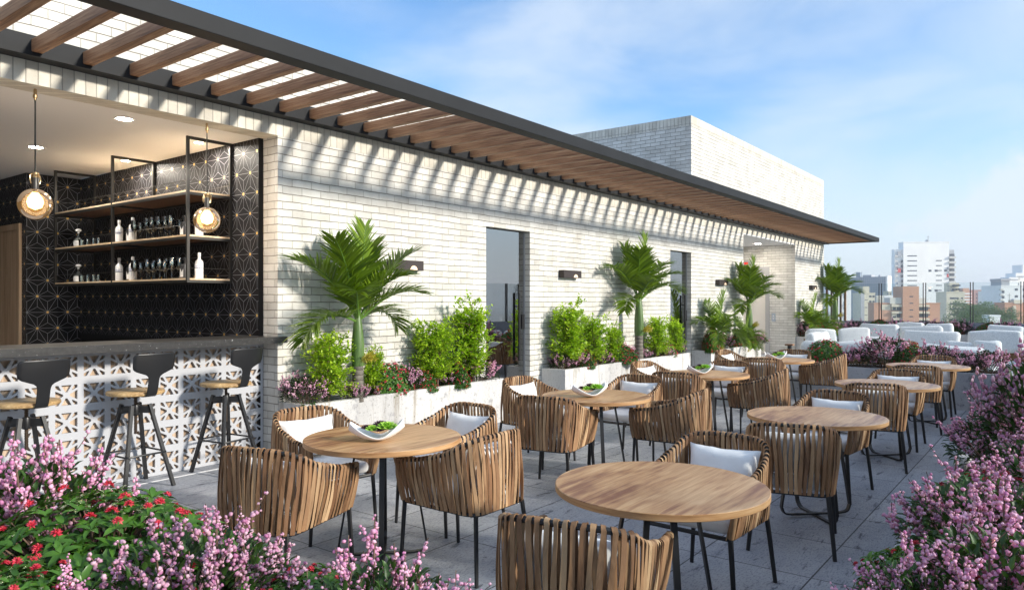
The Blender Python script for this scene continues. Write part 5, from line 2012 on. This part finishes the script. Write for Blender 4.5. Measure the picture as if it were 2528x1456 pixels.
sofa('lounge_sofa', 16.6, 4.05, -90, 1.3, 'pale sofa side-on, left of the rattan armchair', 2, 0.95, seed=4)
sofa('lounge_sofa', 18.6, 4.35, -160, 1.5, 'pale sofa with thick cushions at the left of the lounge', 2, 0.95, seed=5)
sofa('lounge_sofa', 19.8, 3.30, 180, 1.9, 'large pale sofa facing the tables in the middle of the lounge', 2, 1.02, 0.95, seed=6, cush_h=0.55)
sofa('lounge_sofa', 17.6, 2.35, 180, 1.15, 'large pale sofa with tall cushions right of the rattan armchair', 1, 1.00, 0.9, seed=7, cush_h=0.58)
sofa('lounge_sofa', 17.4, 0.98 + 0.20, 180, 1.0, 'pale sofa at the right side of the lounge', 1, 1.0, 0.9, seed=8, cush_h=0.45)
sofa('lounge_sofa', 16.0, 1.45, 175, 0.95, 'pale sofa with a wide cushion behind the right flowers', 2, 0.86, 0.9, seed=9, cush_h=0.50)
sofa('lounge_sofa', 23.4, 3.25, 180, 1.5, 'farthest pale sofa before the railing, left of the posts', 2, 0.98, seed=10)
sofa('lounge_sofa', 23.6, 1.35, 180, 0.9, 'farthest pale sofa at the right, before the railing', 1, 0.97, seed=11)
o = PP.put((17.0, 2.98, 0.78), 0, 'pale scatter cushion beside the rattan armchair in the lounge', group='lounge scatter cushions', cat='pillow')
o.rotation_euler = (Matrix.Rotation(R(180), 3, 'Z') @ Matrix.Rotation(R(-12), 3, 'Y') @ Matrix(((0, 0, 1), (1, 0, 0), (0, 1, 0)))).to_euler()
o.location = (19.45, 3.75, 0.60)
PC.put((16.2, 2.62, 0), R(12), 'rattan armchair among the pale lounge sofas', group='woven armchairs around the tables', cat='chair')
def side_table(x, y, label):
    t = empty('coffee_table', (x, y, 0), 0, label, 'coffee table')
    m = MB()
    m.box(-0.45, -0.30, 0.38, 0.45, 0.30, 0.41)
    m.build('tabletop', MT['tableedge'], t, bevel=0.004)
    m = MB()
    for sx in (-1, 1):
        for sy in (-1, 1):
            m.tube([(sx * 0.4, sy * 0.25, 0), (sx * 0.4, sy * 0.25, 0.38)], 0.012, 6)
    m.build('legs', MT['black'], t)
side_table(17.6, 3.6, 'low wooden coffee table among the sofas')
# a square post beside the left sofa
t = empty('timber_post', (13.45, 3.98, 0), 0, 'low dark post at the left end of the crossing planter', 'post')
m = MB()
m.box(-0.03, -0.03, 0, 0.03, 0.03, 0.80)
m.build('post_shaft', MT['black'], t, bevel=0.004)
m = MB()
m.box(-0.06, -0.07, 0.80, 0.06, 0.07, 0.83)
m.build('post_cap', MT['rafter'], t, bevel=0.004)

# ---------------------------------------------------------------- parapet, railing, louvre
def railing(name, x0, y0, x1, y1, label, plabel, first_off=0.0):
    d = Vector((x1 - x0, y1 - y0, 0))
    L = d.length
    d.normalize()
    n = Vector((-d.y, d.x, 0))
    p = empty('concrete_parapet', (x0, y0, 0), math.atan2(d.y, d.x), plabel, 'parapet')
    m = MB()
    m.box(0, -0.07, 0, L, 0.07, 0.93)
    m.build('parapet_wall', MT['parapet'], p, smooth=False, bevel=0.006)
    t = empty(name, (x0, y0, 0), math.atan2(d.y, d.x), label, 'railing')
    k, x = 0, first_off
    while x < L - 0.05:
        xe = min(x + 1.19, L)
        m = MB()
        m.box(x + 0.01, -0.006, 0.945, xe - 0.01, 0.006, 2.165)
        m.build('glass_pane', MT['glass_rail'], t, smooth=False)
        for xx in (x, xe):
            m = MB()
            m.box(xx - 0.012, -0.016, 0.931, xx + 0.012, 0.016, 2.175)
            m.build('rail_post', MT['black'], t, smooth=False)
        m = MB()
        m.box(x + 0.014, -0.010, 0.9315, xe - 0.014, 0.010, 0.944)
        m.build('base_rail', MT['black'], t, smooth=False)
        x = xe + 0.07
    return t
railing('glass_railing', 26.05, -1.5, 26.05, 6.35, 'frameless glass railing with paired black posts before the city', 'blue grey concrete parapet under the glass railing facing the city', 0.073)
railing('glass_railing', -3.9, -1.52, 25.95, -1.52, 'side glass railing behind the right edge planter', 'concrete parapet behind the right edge planter')
t = empty('louvre_screen', (26.05, 5.9, 0), 0, 'dark vertical slat screen behind the far corner palm', 'screen')
for k in range(5):
    m = MB()
    y = 0.0 + 0.145 * k
    m.box(-0.045 + 0.12, y, 0.0, 0.045 + 0.12, y + (0.035 if k % 2 else 0.055), 2.0)
    m.build('slat', MT['rafter'], t, smooth=False)
m = MB()
m.box(0.06, -0.02, 2.0, 0.18, 0.66, 2.04)
m.build('top_rail', MT['black'], t, smooth=False)

# ---------------------------------------------------------------- city
GZ = -60
WIN = pmat('city_window', (0.06, 0.07, 0.09), (0.13, 0.14, 0.16), 0.3, rough=0.25)
CM = {}
def cmat(n, c, rough=0.85):
    if n not in CM:
        CM[n] = pmat('city_' + n, c, tuple(min(1, q * 1.08) for q in c), 0.15, rough=rough)
    return CM[n]
def sub(par, name, mat, boxes, proto={}):
    m = MB()
    for b in boxes:
        m.box(*b)
    return m.build(name, mat, par, smooth=False)
def grid(par, name, mat, size, cells, limit=100, dx=-0.12):
    """Small boxes (one mesh, copied) at local (y, z) cells on the facade x = dx."""
    w, h = size
    m = MB()
    m.box(dx, -w / 2, -h / 2, 0.2, w / 2, h / 2)
    o = None
    for i, (y, z) in enumerate(cells[:limit]):
        if o is None:
            o = m.build(name, mat, par, smooth=False)
            q = o
        else:
            q = o.copy()
            COL.objects.link(q)
            q.parent = par
        q.location = (0, y, z)
    return o
def building(name, X, y0, y1, top, mat, label, rot=0, depth=None, roof=True):
    """Local frame: facade plane x=0 facing -x, y from 0 to width; ground at GZ."""
    w = y1 - y0
    t = empty(name, (X, y0, 0), R(rot), label, 'building')
    dp = depth or w * 0.8
    sub(t, 'wall', mat, [(0, 0, GZ, dp, w, top)])
    if roof:
        sub(t, 'roof_parapet', mat, [(-0.15, -0.15, top, 0.25, w + 0.15, top + 0.5), (dp - 0.25, -0.15, top, dp + 0.15, w + 0.15, top + 0.5), (0.25, -0.15, top, dp - 0.25, 0.2, top + 0.5), (0.25, w - 0.2, top, dp - 0.25, w + 0.15, top + 0.5)])
    return t, w
def kk(X, y0, y1, top, K):
    return X * K, y0 * K, y1 * K, 1.6 + (top - 1.6) * K
CW_, CC, CO, CP = cmat('white', (0.88, 0.87, 0.84)), cmat('cream', (0.66, 0.60, 0.46)), cmat('orange', (0.62, 0.33, 0.21)), cmat('rose', (0.52, 0.28, 0.24))
CG, CGY = cmat('glass', (0.26, 0.31, 0.37), 0.25), cmat('grey', (0.42, 0.43, 0.45))
ROT = 32

# glass office block
X, a, b, h = kk(220, 39.5, 47.2, 8.1, 2.8)
t, w = building('office_building', X, a, b, h, CG, 'blue grey glass office block behind the far corner palm', -8, 24)
m = MB()
for k in range(14):
    m.box(-0.2, w * k / 14, GZ, 0.1, w * k / 14 + 0.25, h)
for k in range(24):
    m.box(-0.25, 0.0, h - 2.1 * k - 0.2, 0.1, w, h - 2.1 * k)
m.build('curtain_wall_grid', CGY, t, smooth=False)
sub(t, 'white_fin', CW_, [(-0.8, -1.6, GZ, 22, -0.3, h + 1.0)])
sub(t, 'roof_plant_room', CGY, [(4, w * 0.55, h + 0.5, 12, w * 0.85, h + 2.2)])
sub(t, 'stair_tower', CG, [(2, w, GZ, 16, w + 11, h + 0.2), (6, w * 0.97, h + 0.2, 10, w + 2.5, h + 4.6)])
# cream slab blocks on the left
X, a, b, h = kk(100, 20.9, 24.6, 3.5, 4.3)
t, w = building('apartment_block', X, a + 4.5, b, h, CW_, 'pale cream apartment block just right of the slat screen', ROT, 14)
grid(t, 'window', WIN, (1.0, 1.3), [(3.4, h - 3 - 3 * i) for i in range(9)] + [(8.5, h - 3 - 3 * i) for i in range(9)])
sub(t, 'air_conditioner', CGY, [(-0.8, 3.0, h - 4.6 - 6 * i, 0, 4.0, h - 3.9 - 6 * i) for i in range(4)])
X, a, b, h = kk(108, 20.7, 22.3, 2.6, 4.3)
t, w = building('apartment_block', X, a, b + 1.0, h, CC, 'beige apartment block with a grey stripe, left of the orange one', ROT, 13)
sub(t, 'grey_stripe', CGY, [(-0.3, w - 1.8, GZ, 0.2, w + 0.1, h + 0.6)])
sub(t, 'roof_plant_room', CC, [(2, 2.4, h + 0.5, 8, 6.0, h + 4.2)])
grid(t, 'window', WIN, (1.2, 1.1), [(y, h - 1.6 - 3 * i) for i in range(10) for y in (0.8, 2.6)])
grid(t, 'window', WIN, (1.7, 0.35), [(5.0, h - 3.6 - 4.4 * i) for i in range(7)], dx=-0.05)

# tall white tower
X, a, b, h = kk(170, 19.0, 27.8, 13.4, 3.06)
t, w = building('tower_block', X, a, b, h, CW_, 'tallest white tower block with side balconies, behind the orange building', ROT, 7)
sub(t, 'left_wing', CW_, [(1.5, w, GZ, 6, w + 4.6, h - 4.0)])
sub(t, 'right_wing', CGY, [(1.2, -3.6, GZ, 7, 0, h - 4.5)])
grid(t, 'slot_window', WIN, (5.6, 0.6), [(y, h - 8.2 - 3.05 * i) for i in range(13) for y in (w - 5.2,)], dx=-0.08)
grid(t, 'slot_window', WIN, (3.4, 0.55), [(6.0, h - 11.2 - 3.05 * i) for i in range(12)], dx=-0.08)
grid(t, 'window', WIN, (1.3, 1.5), [(w + 0.3, h - 11.5 - 3.05 * i) for i in range(12)], dx=1.2)
grid(t, 'square_window', WIN, (1.7, 1.3), [(y, z) for z in (h - 17.4, h - 29.6) for y in (11.2, 7.6, 2.0)], dx=-0.08)
cb_ = cmat('balcony', (0.62, 0.60, 0.56))
grid(t, 'balcony', cb_, (3.9, 1.1), [(-1.7, h - 9.2 - 3.05 * i) for i in range(14)], dx=-0.9)
grid(t, 'balcony_window', WIN, (3.2, 1.5), [(-1.7, h - 7.8 - 3.05 * i) for i in range(14)], dx=1.0)
grid(t, 'left_balcony', cb_, (1.6, 1.0), [(w + 4.0, h - 8.2 - 3.05 * i) for i in range(13)], dx=0.6)
rdp = cmat('red_panel', (0.62, 0.12, 0.12))
grid(t, 'red_panel', rdp, (1.7, 2.4), [(w + 2.3, h - 17.2), (w + 2.3, h - 29.5)], dx=1.35)
grid(t, 'red_panel', rdp, (1.2, 2.2), [(0.8, h - 20.4)], dx=-0.06)
grid(t, 'grey_panel', CGY, (1.8, 3.0), [(w + 2.4, h - 13.8), (w + 2.4, h - 26), (w + 2.4, h - 7)], dx=1.36)
grid(t, 'grey_panel', CGY, (1.2, 2.8), [(0.8, h - 16.8), (0.8, h - 29.2)], dx=-0.06)

# orange brick building
X, a, b, h = kk(90, 10.9, 17.7, 1.3, 4.33)
t, w = building('brick_apartments', X, a, b, h, CO, 'orange brick apartment building with cream balconies behind the glass railing', ROT, 7)
ty = w * 0.34
sub(t, 'stair_tower', CO, [(-1.6, ty, GZ, 9, ty + 7.2, 1.6 + 1.2 * 4.33 + 1.6)])
sub(t, 'roof_terrace', cmat('terrace', (0.70, 0.66, 0.58)), [(-0.6, ty + 7.3, h, 6, ty + 12.5, h + 2.9), (-0.6, 2 + 4.4, h, 6, ty - 0.1, h + 2.7)])
grid(t, 'small_window', WIN, (1.6, 0.45), [(ty + 3.4, h + 3.4 - 3.1 * i) for i in range(6)], dx=-1.7)
grid(t, 'small_window', WIN, (1.6, 0.5), [(5.2, h - 2.0 - 3.1 * i) for i in range(5)], dx=-0.1)
crm = cmat('balcony_cream', (0.72, 0.63, 0.48))
grid(t, 'balcony', crm, (4.6, 1.0), [(y, h - 0.9 - 3.1 * i) for i in range(6) for y in (ty - 2.6, ty + 9.6)], dx=-1.1)
grid(t, 'balcony_window', WIN, (4.2, 1.7), [(y, h - 2.3 - 3.1 * i) for i in range(6) for y in (ty - 2.6, ty + 9.6)], dx=-0.12)
grid(t, 'cream_panel', crm, (4.2, 2.6), [(ty + 14.2, h - 1.6)], dx=-0.14)
grid(t, 'bay_window', crm, (2.2, 3.0), [(w - 9.3 + 0.4, h - 1.3 - 4.2 * i) for i in range(3)], dx=-0.5)
grid(t, 'window', WIN, (1.4, 1.4), [(w - 8.9, h - 2.2 - 4.2 * i) for i in range(3)], dx=-0.56)
X, a, b, h = kk(118, 18.9, 21.0, 2.3, 4.0)
building('low_block', X, a, b + 2, h, CW_, 'low white block above the left end of the orange brick building', ROT, 12)
X, a, b, h = kk(150, 25.3, 26.6, 3.3, 3.6)
t, w = building('low_block', X, a - 0.6, b, h, CC, 'small beige block with square windows left of the tall tower', ROT, 8)
grid(t, 'window', WIN, (0.8, 0.8), [(0.9 + 1.5 * i, h - 1.4 - 2.4 * j) for i in range(4) for j in range(4)])
# cream building right of the tower
X, a, b, h = kk(140, 13.6, 15.4, 3.0, 3.4)
t, w = building('cream_apartments', X, a - 0.5, b + 3, h, CC, 'cream apartment building right of the tall white tower', ROT, 12)
grid(t, 'window_band', WIN, (4.6, 0.9), [(5.4, h - 3.2 - 3.0 * i) for i in range(6)])
grid(t, 'window', WIN, (1.0, 0.9), [(1.3, h - 3.2 - 3.0 * i) for i in range(6)])
sub(t, 'upper_block', CC, [(3, 1.5, h, 9, 6.6, h + 5.4)])
grid(t, 'upper_window', WIN, (0.7, 0.9), [(2.4 + 1.2 * i, h + 4 - 2.2 * j) for i in range(3) for j in range(2)], dx=2.9)
# rose coloured long blocks
X, a, b, h = kk(230, 15.5, 23.4, 4.4, 3.0)
t, w = building('long_block', X, a, b, h, CP, 'long rose brick block in the distance above the city trees', ROT, 14)
sub(t, 'raised_end', CO, [(-1, w - 4.6, GZ, 10, w, h + 1.8)])
sub(t, 'white_bands', CW_, [(-1.25, w - 6.4, h - 3 - 2.4 * i, -1.02, w - 0.2, h - 2 - 2.4 * i) for i in range(8)])
sub(t, 'stair_shaft', CW_, [(-0.6, 9.4, GZ, 1, 11.2, h - 2), (-0.6, 3.2, GZ, 1, 4.2, h - 1)])
grid(t, 'window', WIN, (0.9, 1.1), [(y, h - 3 - 3.0 * i) for i in range(7) for y in (1.6, 6.0, 7.8, 13.0)])
X, a, b, h = kk(180, 11.7, 13.4, 3.5, 3.0)
t, w = building('white_block', X, a, b + 1.0, h, CW_, 'narrow white block in the distance right of the rose one', ROT, 9)
sub(t, 'upper_block', CW_, [(2, 0.3, h, 7, 3.6, h + 3.1)])
grid(t, 'window', WIN, (0.7, 1.0), [(y, h - 2.4 - 2.8 * i) for i in range(8) for y in (1.2, 3.0, 4.8)])
# white apartments at the right
X, a, b, h = kk(140, 5.6, 9.15, 3.9, 3.2)
t, w = building('white_apartments', X, a - 7, b, h, CW_, 'large stepped white apartment building at the right of the city', ROT, 18)
sub(t, 'upper_storey', CGY, [(0.4, w - 4.2, h, 10, w - 0.3, h + 2.8), (0.1, w - 4.6, h + 2.8, 10, w + 0.1, h + 3.9)])
sub(t, 'roof_block', CW_, [(1, w - 8.4, h, 9, w - 4.4, h + 4.6), (3, w - 12.5, h, 12, w - 8.6, h + 6.8), (5, w - 17.5, h, 14, w - 13, h + 11)])
sub(t, 'roof_edge', CGY, [(0.8, w - 8.6, h + 3.2, 1.0, w - 4.4, h + 3.6), (2.8, w - 12.4, h + 4.6, 3.0, w - 8.9, h + 5.2)])
grid(t, 'balcony', cb_, (1.5, 0.9), [(w + 0.2, h - 1.6 - 2.6 * i) for i in range(12)], dx=-1.0)
grid(t, 'balcony_window', WIN, (1.2, 1.3), [(w - 0.9, h - 2.8 - 2.6 * i) for i in range(12)], dx=-0.1)
grid(t, 'window', WIN, (1.3, 1.1), [(y, h - 1.6 - 3.4 * i) for i in range(5) for y in (w - 7.2, w - 11.0)])
X, a, b, h = kk(85, 3.6, 5.05, 1.35, 4.5)
t, w = building('brick_apartments', X, a - 1.0, b, h, CO, 'smaller orange brick building at the right, before the white one', ROT, 8)
sub(t, 'cream_bay', crm, [(-0.5, w - 4.3, GZ, 1, w - 3.2, h - 0.8), (-0.3, 0.5, h, 4, w - 3.6, h + 1.6)])
grid(t, 'window', WIN, (1.1, 0.35), [(w - 1.6, h - 2.8 - 3.0 * i) for i in range(6)])
X, a, b, h = kk(60, 3.75, 4.25, 0.55, 5.2)
building('low_block', X, a - 0.4, b + 0.6, h, CW_, 'low white house below the trees at the right of the city', ROT, 5)

for o in [q for q in bpy.data.objects if q.parent is None and q.name.split('.')[0] in ('tower_block', 'apartment_block', 'brick_apartments', 'cream_apartments', 'white_apartments', 'office_building')]:
    w_ = next(c for c in o.children if c.name.startswith('wall'))
    ys = [v.co.y for v in w_.data.vertices]
    zt = max(v.co.z for v in w_.data.vertices)
    rq = random.Random(len(o.name) + int(ys[-1] * 7))
    m = MB()
    y = rq.uniform(0.25, 0.75) * max(ys)
    m.lathe([(0.9, 0), (0.95, 1.5), (0.7, 1.9), (0.1, 2.1)], 12, c=(3.5, y, zt))
    m.build('roof_tank', CGY, o)
    m = MB()
    y = rq.uniform(0.1, 0.9) * max(ys)
    m.tube([(2.5, y, zt), (2.5, y, zt + 4.5)], 0.09, 5)
    m.tube([(2.5, y - 0.8, zt + 3.6), (2.5, y + 0.8, zt + 3.6)], 0.07, 5)
    m.build('roof_aerial', MT['black'], o)

def city_tree_p(seed, h, w):
    rn = random.Random(seed)
    t = empty('city_tree')
    m = MB()
    m.tube(cr([(0, 0, 0), (0.2, 0.1, h * 0.3), (0.1, -0.2, h * 0.62)], 4), [0.55, 0.5, 0.45, 0.4, 0.36, 0.32, 0.26, 0.2, 0.15], 8)
    for k in range(6):
        a = k * 1.05
        m.tube([(0.1, 0, h * 0.38), (math.cos(a) * w * 0.3, math.sin(a) * w * 0.3, h * 0.62)], [0.22, 0.08], 5)
    m.build('trunk', MT['twig'], t)
    m = MB()
    blobs = []
    for k in range(16):
        a = rn.uniform(0, 6.28)
        q = rn.random() ** 0.6
        blobs.append((Vector((math.cos(a) * w * 0.36 * q, math.sin(a) * w * 0.36 * q, h * rn.uniform(0.48, 0.86))), w * rn.uniform(0.14, 0.24)))
    for c, r in blobs:
        for k in range(240):
            d = rdir(rn, -0.6)
            p = c + Vector((d.x * r, d.y * r, d.z * r * 0.8)) * rn.uniform(0.6, 1.08)
            leaf(m, p, (d + rdir(rn) * 0.9).normalized(), Vector((0, 0, 1)), 0.75, 0.6, fine=False)
    m.build('crown', MT['leaf_tree'], t, angle=80)
    return Proto(t)
CT = city_tree_p(3, 30, 22)
for k, (x, y, top, s, lb) in enumerate(((360, 33.5, 0.0, 1.0, 'dark rounded tree below the cream apartments in the city'), (300, 27.0, -3.2, 0.7, 'yellowish tree nearest the railing between the posts'),
        (400, 32.5, -0.6, 0.9, 'broad tree below the rose block'), (370, 29.0, -3.0, 0.85, 'tree left of the narrow white block'),
        (330, 25.0, -5.0, 0.7, 'low tree before the narrow white block'), (350, 22.3, -2.0, 0.72, 'tree by the left corner of the large white apartments'),
        (420, 37.0, -1.5, 0.7, 'small tree at the foot of the cream apartments'))):
    CT.put((x, y, top - 27.0 * s), k * 1.3, lb, scale=s, group='city trees', cat='tree')
m = MB()
nx = 40
hs = []
for i in range(nx + 1):
    for j in range(7):
        x = 250 + 60 * j
        y = -60 + 6 * i
        hs.append((x, y, -60 + (30 + 10 * noise.noise(Vector((x * .01, y * .02, 0)))) * min(1, j / 1.5) * (1 if j < 6 else 0.2)))
m.add(hs, [(i * 7 + j, i * 7 + j + 1, (i + 1) * 7 + j + 1, (i + 1) * 7 + j) for i in range(nx) for j in range(6)])
tag(m.build('city_hillside', gm), kind='structure')

# ---------------------------------------------------------------- hazy air over the city
hm = bpy.data.materials.new('pale_air')
hm.use_nodes = True
t = hm.node_tree
t.nodes.clear()
o_ = t.nodes.new('ShaderNodeOutputMaterial')
v_ = t.nodes.new('ShaderNodeVolumePrincipled')
v_.inputs['Color'].default_value = (0.92, 0.95, 1.0, 1)
v_.inputs['Density'].default_value = 0.0004
v_.inputs['Anisotropy'].default_value = 0.2
lnk(t, v_.outputs[0], o_.inputs['Volume'])
m = MB()
m.box(-4100, -4100, -61, 4100, 4100, 60)
tag(m.build('haze', hm, smooth=False), kind='stuff')
